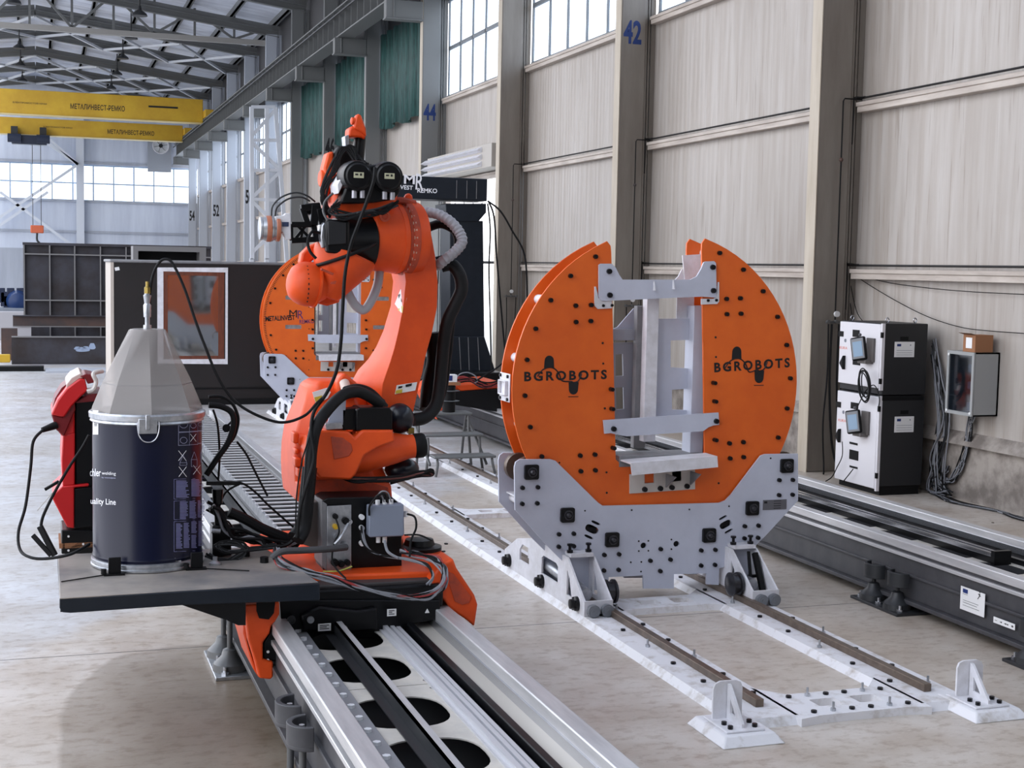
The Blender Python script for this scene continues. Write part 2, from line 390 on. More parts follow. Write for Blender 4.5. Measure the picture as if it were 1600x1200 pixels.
# ================================================================== BUILDING
WX = 9.42          # inner face of the right wall cladding
CX = 8.78          # hall side face of the columns
COLY = [14.79+6.1*k for k in range(-3, 13)]   # near faces of the columns, .21 m deep along the wall
YEND = 89.5
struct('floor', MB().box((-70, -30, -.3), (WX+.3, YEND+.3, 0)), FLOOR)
outside = struct('trim_1', MB().box((WX+.3, 20, -.3), (40, 60, -.02)), mat('yard_ground', (190, 190, 186), .8)); outside.name = 'floor_outside'

# right wall: plinth, cladding, upper wall, leaving windows and a gate open
gate0, gate1 = COLY[5]+.25, COLY[6]-.02
wl = MB()
wl.box((WX, -12, .72), (WX+.12, gate0, 6.42)); wl.box((WX, gate1, .72), (WX+.12, YEND, 6.42)); wl.box((WX, gate0, 4.45), (WX+.12, gate1, 6.42))
struct('wall_right', wl, CLAD)
struct('wall_front_unseen', MB().box((-14, -12.2, 0), (WX+.1, -12, 13)), DKWALL)  # unseen wall, added to block light from behind the camera
struct('wall_right_upper', MB().box((WX, -12, 8.78), (WX+.12, YEND, 12.4)), DKWALL)
pl = MB(); pl.box((WX-.02, -12, 0), (WX+.14, gate0, .62)); pl.box((WX-.02, gate1, 0), (WX+.14, YEND, .62))
struct('baseboard_right', pl, PLINTH)
sl = MB()
for (a, b) in ((-12, gate0), (gate1, YEND)):
    sl.prism([(WX-.10, a, .60), (WX+.1, a, .60), (WX+.1, a, .74), (WX, a, .74)], (0, b-a, 0))
struct('trim_2', sl, PLINTH, bev=.01)
# wall rails (girts) of each bay
GIRT = mat('girt_paint', (196, 186, 176), .45, noise=4, rgb2=(164, 152, 142), stretch=(1, .3, 2))
tn = 3
for k in range(len(COLY)-1):
    ya, yb = COLY[k]+.22, COLY[k+1]-.01
    for zz in (2.44, 4.42, 6.40):
        if zz < 4 and k == 5: continue
        mb = MB().box((WX-.13, ya, zz-.10), (WX-.001, yb, zz+.01)); mb.box((WX-.15, ya, zz-.03), (WX-.001, yb, zz+.02))
        struct('trim_%d' % tn, mb, GIRT, bev=.006); tn += 1
CONDUIT = mat('black_conduit', (22, 20, 20), .6)
for k in range(len(COLY)-1):
    ya, yb = COLY[k]+.22, COLY[k+1]-.01
    if k in (5,): continue
    for zz, nm in ((4.45, 'upper'), (2.47, 'lower')):
        if COLY[k] > 40: continue
        mb = MB().tube([(WX-.14, ya-.16, zz-.5), (WX-.14, ya-.16, zz+.02), (WX-.14, ya-.1, zz+.05), (WX-.12, ya+.1, zz+.035), (WX-.12, yb, zz+.035)], .014, 6, 3)
        o = obj('wall_cable', mb, CONDUIT); pn = {2: 41, 3: 42, 4: 43, 6: 45}.get(k)
        tag(o, 'black cable on the %s wall rail, bay %d of the right wall' % (nm, k+1), 'cable', 'cables along the wall rails')

# columns with painted numbers, corbels for the crane runway
nums = {4: '42', 6: '44', 8: '46', 11: '50', 13: '52', 15: '54'}
FLG = mat('column_hall_face', (190, 180, 164), .5, noise=2, rgb2=(172, 160, 142), stretch=(3, 3, .4))
for k, y in enumerate(COLY):
    nm = nums.get(k)
    lab = ('tall steel column painted with the number %s' % nm) if nm else {3: 'tall unnumbered steel column beside the stacked control cabinets', 5: 'tall unnumbered steel column between those numbered 42 and 44', 7: 'tall unnumbered steel column just beyond number 44', 9: 'tall steel column just beyond number 46',
          10: 'tall steel column behind the white lattice tower', 12: 'tall steel column between numbers 50 and 52', 14: 'tall steel column between numbers 52 and 54'}.get(k, 'tall steel column nearer than the stacked cabinets, %s' % ('behind the camera' if k == 0 else 'beside the near wall'))
    t = thing('steel_column', lab, 'column', (CX+.2, y+.1, 0), 'steel columns along the right wall')
    cm_ = COLB if k < 6 else (mat('column_shaded_grey', (112, 114, 114), .35) if k < 10 else mat('column_lit_blue_grey', (176, 182, 192), .4))  # middle columns darkened for dim light, far ones paled as brightly lit
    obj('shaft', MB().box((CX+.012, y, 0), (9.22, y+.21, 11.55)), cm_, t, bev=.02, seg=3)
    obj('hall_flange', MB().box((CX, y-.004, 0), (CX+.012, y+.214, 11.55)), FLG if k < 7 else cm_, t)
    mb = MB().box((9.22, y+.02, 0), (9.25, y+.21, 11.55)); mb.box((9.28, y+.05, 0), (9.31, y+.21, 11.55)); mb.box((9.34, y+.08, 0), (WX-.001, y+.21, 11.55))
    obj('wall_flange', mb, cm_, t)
    mb = MB().prism([(CX, y-.02, 8.22), (CX, y-.02, 8.68), (7.88, y-.02, 8.68), (7.88, y-.02, 8.26)], (0, .25, 0))
    mb.box((7.86, y-.06, 8.22), (CX+.02, y+.27, 8.26)); mb.box((8.05, y-.05, 8.26), (8.08, y+.26, 8.68))
    obj('crane_bracket', mb, ROOFS, t, bev=.01)
    if nm:
        far = y > 45; inkm = INK if far else BLUEINK
        hgt = {'42': .37, '44': .40}.get(nm, .62); zc = {'42': at(978, 68, y=y).z, '44': at(664, 188, y=y).z, '46': at(511, 245, y=y).z, '50': at(380, 318, y=y).z, '52': at(333, 338, y=y).z, '54': at(297, 345, y=y).z}[nm]
        txt('painted_number', nm, (CX+.05, y, zc), (CX+.36, y, zc), hgt, inkm, t, bold=.03)
# crane runway girder
rw = thing('crane_runway', 'long grey crane runway girder on brackets along the right wall', 'girder', (8.15, 50, 8.68))
mb = MB().box((7.95, 14, 8.681), (8.42, 88.6, 8.72)); mb.box((8.16, 14, 8.72), (8.20, 88.6, 9.46)); mb.box((7.95, 14, 9.46), (8.42, 88.6, 9.50))
for j in range(95): mb.box((8.0, 14.2+j*.78, 8.72), (8.16, 14.22+j*.78, 9.46))
obj('girder', mb, ROOFS, rw)
obj('crane_rail', MB().box((8.16, 14, 9.50), (8.22, 88.6, 9.56)), DKGREY, rw)
obj('conductor_line', MB().tube([(7.93, 14, 9.3), (7.93, 50, 9.3), (7.93, 88.6, 9.3)], .03, 6, 1), DKGREY, rw)

# windows of the right wall
wn = 1
for k in range(len(COLY)-1):
    ya, yb = COLY[k]+.22, COLY[k+1]-.01
    e = bpy.data.objects.new('window_%d' % wn, None); C.objects.link(e); e.location = (WX, (ya+yb)/2, 6.5); e['kind'] = 'structure'; wn += 1
    mb = MB(); z0, z1, xf = 6.50, 8.74, WX+.02
    mb.box((xf-.03, ya, 6.43), (xf+.05, yb, z0)); mb.box((xf-.03, ya, z1), (xf+.05, yb, 8.79)); mb.box((xf-.01, ya, 7.58), (xf+.04, yb, 7.66))
    n = 6
    for j in range(n+1):
        yy = ya+(yb-ya)*j/n; mb.box((xf-.01, yy-.022, z0), (xf+.03, yy+.022, z1))
    obj('window_frame', mb, mat('window_frame_grey', (112, 118, 124), .5), e)
    obj('pane', MB().box((xf+.012, ya, z0), (xf+.018, yb, z1)), PANE, e)
# green nets drawn over three of the windows
for k, lb in ((6, 'dark green net curtain over the window just beyond column 44'), (7, 'dark green net curtain over the second window beyond column 44'), (8, 'dark green net curtain over the third window beyond column 44')):
    ya, yb = COLY[k]+.25, COLY[k+1]-.02
    N = 70; vs = []; fs = []
    for i in range(N+1):
        t_ = i/N; yy = ya+(yb-ya)*t_; dx = .05*math.sin(t_*43)+.03*math.sin(t_*97+k)
        sag = .12*abs(math.sin(t_*PI*3))
        vs += [(9.2+dx, yy, 8.80), (9.2+dx*.8, yy, 7.6), (9.2+dx*1.2, yy, 6.25-sag)]
    for i in range(N):
        for j in range(2): fs.append((i*3+j, i*3+3+j, i*3+4+j, i*3+1+j))
    mb = MB(); mb.add(vs, fs, True)
    o = obj('net_curtain', mb, NET); so = o.modifiers.new('s', 'SOLIDIFY'); so.thickness = .01
    tag(o, lb, 'curtain', 'green net curtains over the far windows')

# end wall
ew = MB(); ew.box((-30, YEND, 3.0), (WX+.1, YEND+.15, 5.95)); ew.box((-30, YEND, 8.1), (WX+.1, YEND+.15, 13.5))
struct('wall_back', ew, ENDW)
struct('wall_back_lower', MB().box((-30, YEND-.02, 0), (WX+.1, YEND+.15, 3.0)), ENDG)
e = bpy.data.objects.new('window_%d' % wn, None); C.objects.link(e); e.location = (-5, YEND, 5.95); e['kind'] = 'structure'
mb = MB(); FRB = mat('end_window_frame', (150, 172, 198), .5)
for j in range(33): mb.box((WX-.2-1.19*j-.04, YEND+.02, 5.95), (WX-.2-1.19*j+.04, YEND+.08, 8.1))
for z in (5.95, 6.98, 8.06): mb.box((-30, YEND+.01, z-.04), (WX, YEND+.09, z+.04))
obj('window_frame', mb, FRB, e); obj('pane', MB().box((-30, YEND+.04, 5.95), (WX, YEND+.05, 8.1)), PANE, e)
for i, zz in enumerate((4.05, 5.9, 8.2)):
    struct('trim_%d' % tn, MB().box((-30, YEND-.12, zz-.07), (WX, YEND-.001, zz+.07)), ENDG); tn += 1
EWP = mat('end_post_paint', (200, 206, 216), .5)
for x, lb in ((2.49, 'pale steel post standing against the end wall windows'), (-6.5, 'pale steel post of the end wall left of the hoist')):
    mb = MB().box((x-.22, YEND-.62, 0), (x+.22, YEND-.56, 12.6)); mb.box((x-.03, YEND-.56, 0), (x+.03, YEND-.2, 12.6)); mb.box((x-.22, YEND-.2, 0), (x+.22, YEND-.14, 12.6))
    tag(obj('end_wall_post', mb, EWP), lb, 'post')
br = thing('cross_bracing', 'pale diagonal cross bracing beams in front of the end wall', 'bracing', (-2, YEND-.9, 3))
for (a, b) in (((122, 257), (0, 172)), ((122, 257), (-90, 400)), ((0, 300), (112, 383)), ((0, 352), (75, 300)), ((62, 205), (122, 257))):
    p, q = at(*a, y=YEND-.9), at(*b, y=YEND-.9); obj('brace', MB().bar(p, q, .16, .16), EWP, br)
# extractor fan
p = at(251, 228, y=YEND-.1)
fn = thing('extractor_fan', 'round wall fan with dark blades in a square panel', 'fan', p)
obj('fan_panel', plate_mb(rrect(p.x-.78, p.z-1.6, p.x+.62, p.z+.75, .03), [disc(p.x, p.z, .46, 28)], .06, y=YEND-.2), mat('fan_panel_paint', (150, 156, 166), .5), fn)
mb = MB(); N = 28
mb.lathe([(0, .50), (.12, .50), (.12, .45), (0, .45), (0, .50)], (p.x, YEND-.26, p.z), (0, 1, 0), 28, False); obj('fan_ring', mb, WHITE, fn)
obj('daylight_disc', MB().cyl((p.x, YEND-.13, p.z), (p.x, YEND-.11, p.z), .46, n=28), mat('fan_daylight_white', (240, 244, 248), .4), fn)  # white disc stands in for daylight seen through the fan
mb = MB().cyl((p.x, YEND-.30, p.z), (p.x, YEND-.14, p.z), .12)
for j in range(6):
    a = j*PI/3+.2; d = Vector((math.cos(a), 0, math.sin(a))); mb.bar(Vector((p.x, YEND-.22, p.z))+d*.1, Vector((p.x, YEND-.22, p.z))+d*.4, .02, .05, up=(0, 1, 0))
obj('fan_blades', mb, DKGREY, fn)

# roof
RIDGE, EAVE = 13.05, 11.95
def rz(x): return RIDGE-abs(x)*(RIDGE-EAVE)/8.78
mb = MB()
for (xa, xb) in ((0, 9.6), (-3.2, 0)):
    mb.add([(xa, -12, rz(xa)+.25), (xb, -12, rz(xb)+.25), (xb, YEND+.2, rz(xb)+.25), (xa, YEND+.2, rz(xa)+.25), (xa, -12, rz(xa)+.40), (xb, -12, rz(xb)+.40), (xb, YEND+.2, rz(xb)+.40), (xa, YEND+.2, rz(xa)+.40)],
           [(0,3,2,1),(4,5,6,7),(0,1,5,4),(1,2,6,5),(2,3,7,6),(3,0,4,7)])
struct('ceiling', mb, SHEET)
pos = 'first nearest second third fourth fifth sixth seventh eighth ninth tenth eleventh'.split()
PUR = [x for x in (-2.3, -.7, .7, 2.3, 4.0, 5.7, 7.4, 9.1)]
for x in PUR:
    mb = MB().box((x-.05, 30, rz(x)+.02), (x+.05, YEND, rz(x)+.249)); mb.box((x-.05, 30, rz(x)+.02), (x+.12, YEND, rz(x)+.04))
    tag(obj('roof_purlin', mb, ROOFS), 'grey roof purlin running the length of the hall', 'purlin', 'purlins under the roof sheets')
for k in range(7, 16):
    y = COLY[k]+.1; t = thing('roof_rafter', 'grey sloping roof rafter spanning the hall above the cranes', 'rafter', (0, y, rz(9)-.6), 'sloping rafters under the roof')
    for nm_, xe in (('right_slope', 9.3), ('left_slope', -3.15)):
        a, b = Vector((0, y, RIDGE-.21)), Vector((xe, y, rz(xe)-.21))
        mb = MB().bar(a, b, .22, .04); mb2 = MB().bar(a, b, .02, .44); mb.v, mb.f, mb.sm = mb.v+mb2.v, mb.f+[tuple(i+8 for i in f) for f in mb2.f], mb.sm+mb2.sm
        mb.bar(a-Vector((0, 0, .22)), b-Vector((0, 0, .22)), .22, .03)
        obj('rafter_beam', mb, ROOFS, t)
# longitudinal-and-cross bracing trusses between rafters (light tubes)
LBR = mat('light_brace_steel', (190, 194, 200), .5)
for n_, k in enumerate((11, 13, 14)):
    ya, yb = COLY[k]+.1, COLY[k+1]+.1 if k+1 < len(COLY) else COLY[k]+5.9
    t = thing('roof_bracing', ['pale zigzag roof bracing tubes nearest of the three sets above the cranes', 'pale zigzag roof bracing tubes, middle set of the three above the cranes', 'pale zigzag roof bracing tubes farthest, next to the end wall'][n_], 'bracing', (0, (ya+yb)/2, 11.6))
    xs = [-3, 0, 3, 6, 8.7]
    for i in range(len(xs)-1):
        a, b = (ya, yb) if i % 2 else (yb, ya)
        obj('brace_tube', MB().bar((xs[i], a, rz(xs[i])-.45), (xs[i+1], b, rz(xs[i+1])-.45), .10, .10), LBR, t)
        obj('brace_tube', MB().bar((xs[i], b, rz(xs[i])-.45), (xs[i+1], a, rz(xs[i+1])-.45), .10, .10), LBR, t)
# flat bottom-chord truss
yT = 57.8; t = thing('roof_truss', 'deep grey roof truss with level bottom chord and zigzag web', 'truss', (0, yT, 11.1))
ch = mat('truss_chord_paint', (150, 148, 144), .5)
obj('bottom_chord', MB().box((-3.3, yT-.12, 11.12), (9.2, yT+.12, 11.32)), ch, t)
xs = np.arange(-3.3, 9.3, 1.55)
for i, x in enumerate(xs):
    obj('web_member', MB().bar((x, yT, 11.3), (x, yT, rz(x)+.1), .09), ROOFS, t)
    if i < len(xs)-1:
        x2 = xs[i+1]
        if i % 2: obj('web_member', MB().bar((x, yT, 11.3), (x2, yT, rz(x2)), .09), ROOFS, t)
        else: obj('web_member', MB().bar((x, yT, rz(x)), (x2, yT, 11.3), .09), ROOFS, t)
# hanging lamps (dark shades)
i = 0
for (u, v, y) in ((22, 6, 55), (30, 76, 66), (32, 103, 75), (35, 127, 82), (218, 25, 50), (205, 61, 60), (192, 92, 68), (183, 117, 75), (174, 139, 80)):
    p = at(u, v, y=y); t = thing('roof_lamp', 'dark bell lamp hanging unlit under the roof', 'lamp', p, 'dark lamps hanging under the roof')
    obj('lamp_shade', MB().lathe([(0, .27), (.08, .24), (.2, .08), (.34, .05)], p, (0, 0, 1), 14), PIPEM, t)
    obj('rod', MB().cyl(p+Vector((0, 0, .3)), (p.x, p.y, max(rz(p.x)+.25, p.z+.6)), .03, n=6), PIPEM, t)

# ------------------------------------------------------------------ bridge cranes
def crane(y, zt, zb, lab, words, bar=None):
    t = thing('bridge_crane', lab, 'crane', (-3, y, zb))
    mb = MB().box((-13.5, y, zb), (7.97, y+.55, zt)); obj('bridge_beam', mb, YEL, t, bev=.02)
    obj('bottom_flange', MB().box((-13.5, y-.06, zb-.04), (7.97, y+.61, zb)), mat('crane_flange_pale', (210, 190, 130), .5), t)
    obj('end_carriage', MB().box((7.975, y-.9, 9.57), (8.4, y+1.6, 9.95)), YEL, t, bev=.03)
    for (s, a, b, h) in words: txt('lettering', s, (at(*a, y=y).x, y, at(*a, y=y).z), (at(*b, y=y).x, y, at(*a, y=y).z), h, INK, t, bold=.02)
    if bar:
        p, q = at(*bar[0], y=y), at(*bar[1], y=y); obj('stripe', MB().box((p.x, y-.01, p.z-.05), (q.x, y, p.z+.04)), INK, t)
    return t
crane(72.8, 10.52, 9.36, 'upper nearer yellow bridge crane beam with black Cyrillic lettering', [('МЕТАЛИНВЕСТ-РЕМКО', (110, 170), (195, 170), .27), ('ЕЛЕКТРОМОСТОВ КРАН', (20, 161), (73, 161), .08)], ((232, 166), (278, 166)))
crane(83.2, 10.14, 9.24, 'lower farther yellow bridge crane beam carrying the dark blue hoist', [('МЕТАЛИНВЕСТ-РЕМКО', (168, 209), (241, 209), .26), ('ЕЛЕКТРОМОСТОВ КРАН', (68, 199), (113, 199), .08)])
HB = mat('hoist_dark_blue', (28, 38, 60), .45)
p = at(45, 216, y=82.8); t = thing('hoist_trolley', 'dark blue hoist trolley under the farther yellow crane', 'hoist', p)
obj('hoist_body', MB().box((p.x-.9, 82.5, p.z-.35), (p.x+.95, 83.2, p.z+.15)), HB, t, bev=.05)
for dx in (-.75, .75):
    obj('drive_motor', MB().cyl((p.x+dx-.35, 82.4, p.z-.05), (p.x+dx+.35, 82.4, p.z-.05), .24, n=14), HB, t); obj('trolley_frame', MB().box((p.x+dx-.18, 82.7, p.z+.1), (p.x+dx+.18, 83.1, p.z+.62)), DKGREY, t)
h = at(58, 360, y=82.8)
for dx in (-.22, .22): obj('hoist_rope', MB().cyl((h.x+dx, 82.8, h.z+.2), (h.x+dx, 82.8, p.z-.3), .02, n=6), DKGREY, t)
obj('hook_block', MB().box((h.x-.35, 82.6, h.z-.15), (h.x+.35, 83.0, h.z+.28)), mat('hook_orange', (198, 96, 60), .5), t, bev=.05)
obj('hook', MB().tube([(h.x, 82.8, h.z-.15), (h.x, 82.8, h.z-.55), (h.x+.2, 82.8, h.z-.8), (h.x, 82.8, h.z-1.0), (h.x-.15, 82.8, h.z-.85)], .06, 8), DKGREY, t)

# white lattice tower
LAT = mat('white_lattice_paint', (214, 218, 226), .5)
t = thing('lattice_tower', 'white steel lattice frame with diagonals in front of the far columns', 'tower', (7.9, 52, 0))
def L3(u, v, y=52): return at(u, v, y=y)
for a, b in (((393, 167), (394, 405)), ((430, 168), (440, 290)), ((417, 168), (417, 405))): obj('upright', MB().bar(L3(*a), L3(*b), .14), LAT, t)
obj('upright', MB().bar(L3(440, 290), (L3(440, 290).x+.4, 52, 0), .14), LAT, t)
for a, b in (((393, 167), (430, 167)), ((393, 219), (434, 219)), ((393, 266), (436, 266)), ((393, 311), (437, 313))): obj('cross_member', MB().bar(L3(*a), L3(*b), .11), LAT, t)
for a, b in (((393, 213), (430, 172)), ((393, 222), (436, 264)), ((393, 309), (436, 270)), ((393, 314), (425, 345)), ((393, 395), (425, 365))): obj('diagonal', MB().bar(L3(*a), L3(*b), .12), LAT, t)
for u in (393, 417): obj('upright_foot', MB().bar(L3(u, 404), (L3(u, 404).x, 52, 0), .14), LAT, t)

# roller shutter box above the open gate
t = thing('roller_shutter_box', 'pale ribbed roller shutter housing above the open gate', 'shutter box', (9.1, 30, 4.5))
obj('housing', MB().box((8.86, 27.75, 4.46), (WX-.002, gate1-.3, 4.95)), mat('housing_grey', (176, 170, 162), .5), t, bev=.01)
for j in range(3): obj('rib', MB().prism([(8.86, 28.4, 4.50+j*.15), (8.86, 28.4, 4.61+j*.15), (8.74, 28.4, 4.53+j*.15)], (0, 4.6, 0)), WHITE, t)

# ================================================================== LINEAR TRACKS
def track(name, lab, x0, y0, y1, feet, rail_detail=True, dz=0.):
    t = thing(name, lab, 'track', (x0+.48, (y0+y1)/2, 0))
    W = .96; x1 = x0+W
    def B(x, z, xx, zz): return (x, y0, z), (xx, y1, zz)
    Z = lambda z: z+dz
    for s_, xa in ((1, x0), (-1, x1)):
        q = lambda a, b: (min(xa+s_*a, xa+s_*b), max(xa+s_*a, xa+s_*b))
        mb = MB()
        a = q(.02, .05); mb.box((a[0], y0, Z(.20)), (a[1], y1, Z(.54)))
        a = q(-.03, .12); mb.box((a[0], y0, Z(.17)), (a[1], y1, Z(.20)))
        a = q(0, .03); mb.box((a[0], y0, Z(.36)), (a[1], y1, Z(.38)))
        obj('side_beam', mb, DKST, t, bev=.004)
        a = q(.0, .088); mb = MB().box((a[0], y0, Z(.54)), (a[1], y1, Z(.60))); obj('top_rail', mb, ALU, t, bev=.006)
        a = q(-.004, .03); obj('lower_trim', MB().box((a[0], y0, Z(.49)), (a[1], y1, Z(.515))), ALU, t, bev=.003)
    # cream cover plates with pairs of oval openings
    L = 1.22; n = int((y1-y0)/L); frame_o = None
    for j in range(n):
        ya = y0+j*L; holes = []
        for c in (.30, .86):
            holes.append([(.255+.20*math.copysign(abs(math.cos(a))**.75, math.cos(a)), c+.21*math.copysign(abs(math.sin(a))**.75, math.sin(a))) for a in [2*PI*i/28 for i in range(28)]])
        holes = [[(px_, py_) for px_, py_ in h] for h in holes]
        for hx, hy in ((.48, .06), (.48, 1.16)): holes.append(disc(hx, hy, .018, 10))
        mb = plate_mb([(0, .004), (.52, .004), (.52, L-.004), (0, L-.004)], holes, .006, frame=((x0+.10, ya, Z(.50)), (1, 0, 0), (0, 1, 0)))
        obj('cover_plate', mb, CREAMPL, t)
    obj('inner_floor', MB().box(*B(x0+.06, Z(.24), x0+.90, Z(.26))), mat('track_inside_dark', (18, 18, 20), .7), t)
    if rail_detail:
        m = MB(); m.box(*B(x0+.10, .51, x0+.19, .526)); obj('bolt_strip', m, mat('bolt_strip_grey', (140, 142, 146), .45, .2), t, bev=.002)
        m = MB().box(*B(x0+.325, .50, x0+.335, .575)); m.box(*B(x0+.325, .565, x0+.362, .575)); m.box(*B(x0+.28, .507, x0+.335, .513)); obj('cable_angle', m, DKGREY, t)
        obj('angle_edge', MB().box(*B(x0+.335, .5755, x0+.362, .5785)), ALU, t)
        m = MB().box(*B(x0+.57, .50, x0+.69, .512)); m.box(*B(x0+.588, .512, x0+.612, .532)); m.box(*B(x0+.628, .512, x0+.648, .528)); m.box(*B(x0+.66, .512, x0+.68, .522)); obj('guide_rod', m, mat('guide_rail_steel', (206, 206, 210), .42, .35), t)
        obj('gear_rack', MB().box(*B(x0+.715, .49, x0+.755, .535)), BLACKG, t, bev=.006)
        obj('chain_channel', MB().box(*B(x0+.76, .485, x0+.866, .50)), mat('pale_channel', (206, 200, 190), .3, .2), t)
    m = MB().box(*B(x0+.862, Z(.50), x0+.872, Z(.545))); obj('rail_flank', m, STEEL, t)
    b0 = None
    if rail_detail:
        for j in range(24):
            yy = y0+.2+j*.16
            if yy > 7.2: break
            p = Vector((x0+.145, yy, .526))
            if b0 is None: b0 = obj('bolt', MB().cyl(p, p+Vector((0, 0, .014)), .017, n=6), mat('bolt_zinc_bright', (226, 227, 230), .5, .1), t, loc=p)
            else: cp(b0, t, p)
    for (side, yf) in feet:
        xs_ = x0-.02 if side < 0 else x1+.02
        o_ = Vector((xs_-side*.06, yf, 0)); zc_ = .37+2.0*dz if dz else .37; zc_ = .43 if not dz else .25
        mb = MB().box((o_.x-.19, yf-.30, .0), (o_.x+.19, yf+.30, .022))
        f = obj('mounting_foot', mb, DKGREY if dz else ZINC, t, bev=.004)
        for dy in (-.15, .15):
            c = Vector((xs_, yf+dy, zc_)); N_ = 14
            o1 = [(c.x+side*.10*math.sin(PI*i/N_), c.y+.10*math.cos(PI*i/N_)) for i in range(N_+1)]
            o2 = [(c.x+side*.075*math.sin(PI*i/N_), c.y+.08*math.cos(PI*i/N_)) for i in range(N_+1)]
            mb = MB().prism([(a, b, c.z-.05) for a, b in o1+o2[::-1]], (0, 0, .09)); mb.prism([(a, b, c.z-.065) for a, b in o1], (0, 0, .02)); obj('clamp_cup', mb, DKST if not dz else DKGREY, f, bev=.004)
            b_ = Vector((c.x+side*.035, c.y, c.z-.045)); obj('levelling_bolt', MB().cyl(b_, b_+Vector((0, 0, .07)), .013, n=8).cyl(b_, b_+Vector((0, 0, .025)), .026, n=6), STEEL, f)
            obj('foot_post', MB().lathe([(0, .10), (.04, .095), (.085, .05), (.12, .04), (.13, .016), (zc_-.09, .016)], (c.x+side*.03, c.y, .022), (0, 0, 1), 18), DKGREY if dz else mat('foot_steel', (96, 97, 98), .4, .4), f)
        for (dx, dy) in ((.13, -.25), (.14, 0), (.13, .25)):
            c = Vector((o_.x+side*dx, yf+dy, .022)); obj('anchor_bolt', MB().cyl(c, c+Vector((0, 0, .018)), .024, n=6).cyl(c, c+Vector((0, 0, .045)), .011, n=8), STEEL, f)
    return t
TX0, TX1 = 1.10, 5.86
tr1 = track('robot_track', 'long linear robot track in front running under the orange robot', TX0, 3.6, 17.3, [(-1, 5.92), (-1, 8.30), (-1, 11.4), (1, 5.2), (1, 11.2)])
tr2 = track('robot_track', 'long linear track beside the control cabinets with project stickers on its side', TX1, 5.2, 26.0, [(-1, 8.62), (-1, 6.88), (-1, 12.0), (-1, 15.5), (1, 9.5), (1, 13)], rail_detail=False, dz=-.1)
# details of the right track: black bar on a double bright rail ending abruptly
p1 = at(1515, 862, z=.5)
dr = thing('guide_rail', 'bright double rail with a black end block lying on the far track', 'rail', (p1.x, 12, .42))
obj('rail_body', MB().box((TX1+.44, p1.y, .405), (TX1+.54, 24, .45)), BLACKG, dr)
obj('rail_head', MB().box((TX1+.445, p1.y, .45), (TX1+.475, 24, .475)).box((TX1+.505, p1.y, .45), (TX1+.535, 24, .475)), STEEL, dr)
obj('end_block', MB().box((TX1+.42, p1.y-.04, .40), (TX1+.56, p1.y, .50)), BLACKG, dr)
obj('rack_bar', MB().box((TX1+.60, 5.2, .39), (TX1+.64, 24, .44)), BLACKG, dr)
# stickers on the side of the right track
def sticker(u0, v0, u1, v1, x, lab, kind):
    a, b = at(u0, v0, x=x), at(u1, v1, x=x)
    y0, y1, z0, z1 = max(a.y, b.y), min(a.y, b.y), max(a.z, b.z), min(a.z, b.z)
    t = thing('sticker', lab, 'sticker', (x, (y0+y1)/2, z1))
    obj('sheet', MB().box((x-.003, y1, z1), (x, y0, z0)), LABEL, t)
    m = MB()
    if kind == 'eu':
        m.box((x-.005, y0-(y0-y1)*.30, z0-(z0-z1)*.25), (x-.003, y0-(y0-y1)*.10, z0-(z0-z1)*.08)); obj('blue_flag_print', m, mat('flag_blue', (28, 50, 110), .6), t)
        m = MB()
        for zz, a_, b_ in ((.30, .1, .3), (.56, .12, .75), (.66, .12, .7), (.78, .12, .8)): m.box((x-.005, y0-(y0-y1)*b_, z0-(z0-z1)*(zz+.012)), (x-.003, y0-(y0-y1)*a_, z0-(z0-z1)*zz))
        c = Vector((x-.004, y0-(y0-y1)*.78, z0-(z0-z1)*.18)); m.tube([c+Vector((0, .015, -.02)), c, c+Vector((0, -.005, .02))], .003, 5, 3); m.tube([c+Vector((0, .01, .015)), c+Vector((0, -.012, .002))], .003, 5, 3); m.ball(c+Vector((0, -.004, .03)), .005)
        obj('printed_lines', m, INK, t)
    else:
        m.box((x-.005, y0-(y0-y1)*.17, z0-(z0-z1)*.53), (x-.003, y0-(y0-y1)*.07, z0-(z0-z1)*.47)); m.box((x-.005, y0-(y0-y1)*.95, z0-(z0-z1)*.53), (x-.003, y0-(y0-y1)*.83, z0-(z0-z1)*.47)); m.box((x-.005, y0-(y0-y1)*.91, z0-(z0-z1)*.66), (x-.003, y0-(y0-y1)*.87, z0-(z0-z1)*.34))
        for c_ in (.36, .56, .66):
            m.prism([(x-.003, y0-(y0-y1)*(c_-.06), z0-(z0-z1)*.5), (x-.003, y0-(y0-y1)*(c_+.04), z0-(z0-z1)*.38), (x-.003, y0-(y0-y1)*(c_+.04), z0-(z0-z1)*.62)], (-.002, 0, 0))
        obj('arrow_print', m, INK, t)
XS = TX1-.001
sticker(1502, 915, 1538, 965, XS, 'white sticker with a blue flag on the side of the far track', 'eu')
sticker(1553, 963, 1586, 985, XS, 'small white sticker with arrows between minus and plus signs', 'arrow')

# ================================================================== FLOOR RAILS OF THE POSITIONERS
RL, RR = 3.70, 4.77
fr = thing('floor_rail_frame', 'white painted ladder frame with two brown rails on the concrete floor', 'rail frame', (4.24, 12, 0))
ZT = .045
def skirt(poly, nm='base_plate', zt=ZT):
    c = Vector((sum(p[0] for p in poly)/len(poly), sum(p[1] for p in poly)/len(poly), 0))
    rows = [[Vector((p[0]+(p[0]-c.x)*0+math.copysign(.03, p[0]-c.x), p[1]+math.copysign(.03, p[1]-c.y), .0)) for p in poly], [Vector((p[0], p[1], zt)) for p in poly]]
    mb = MB(); mb.loft(rows); return obj(nm, mb, WHITEFL, fr)
skirt([(RL-.20, 6.45), (RL+.14, 6.45), (RL+.14, 22.5), (RL-.20, 22.5)])
skirt([(RR-.16, 6.45), (RR+.16, 6.45), (RR+.16, 22.5), (RR-.16, 22.5)])
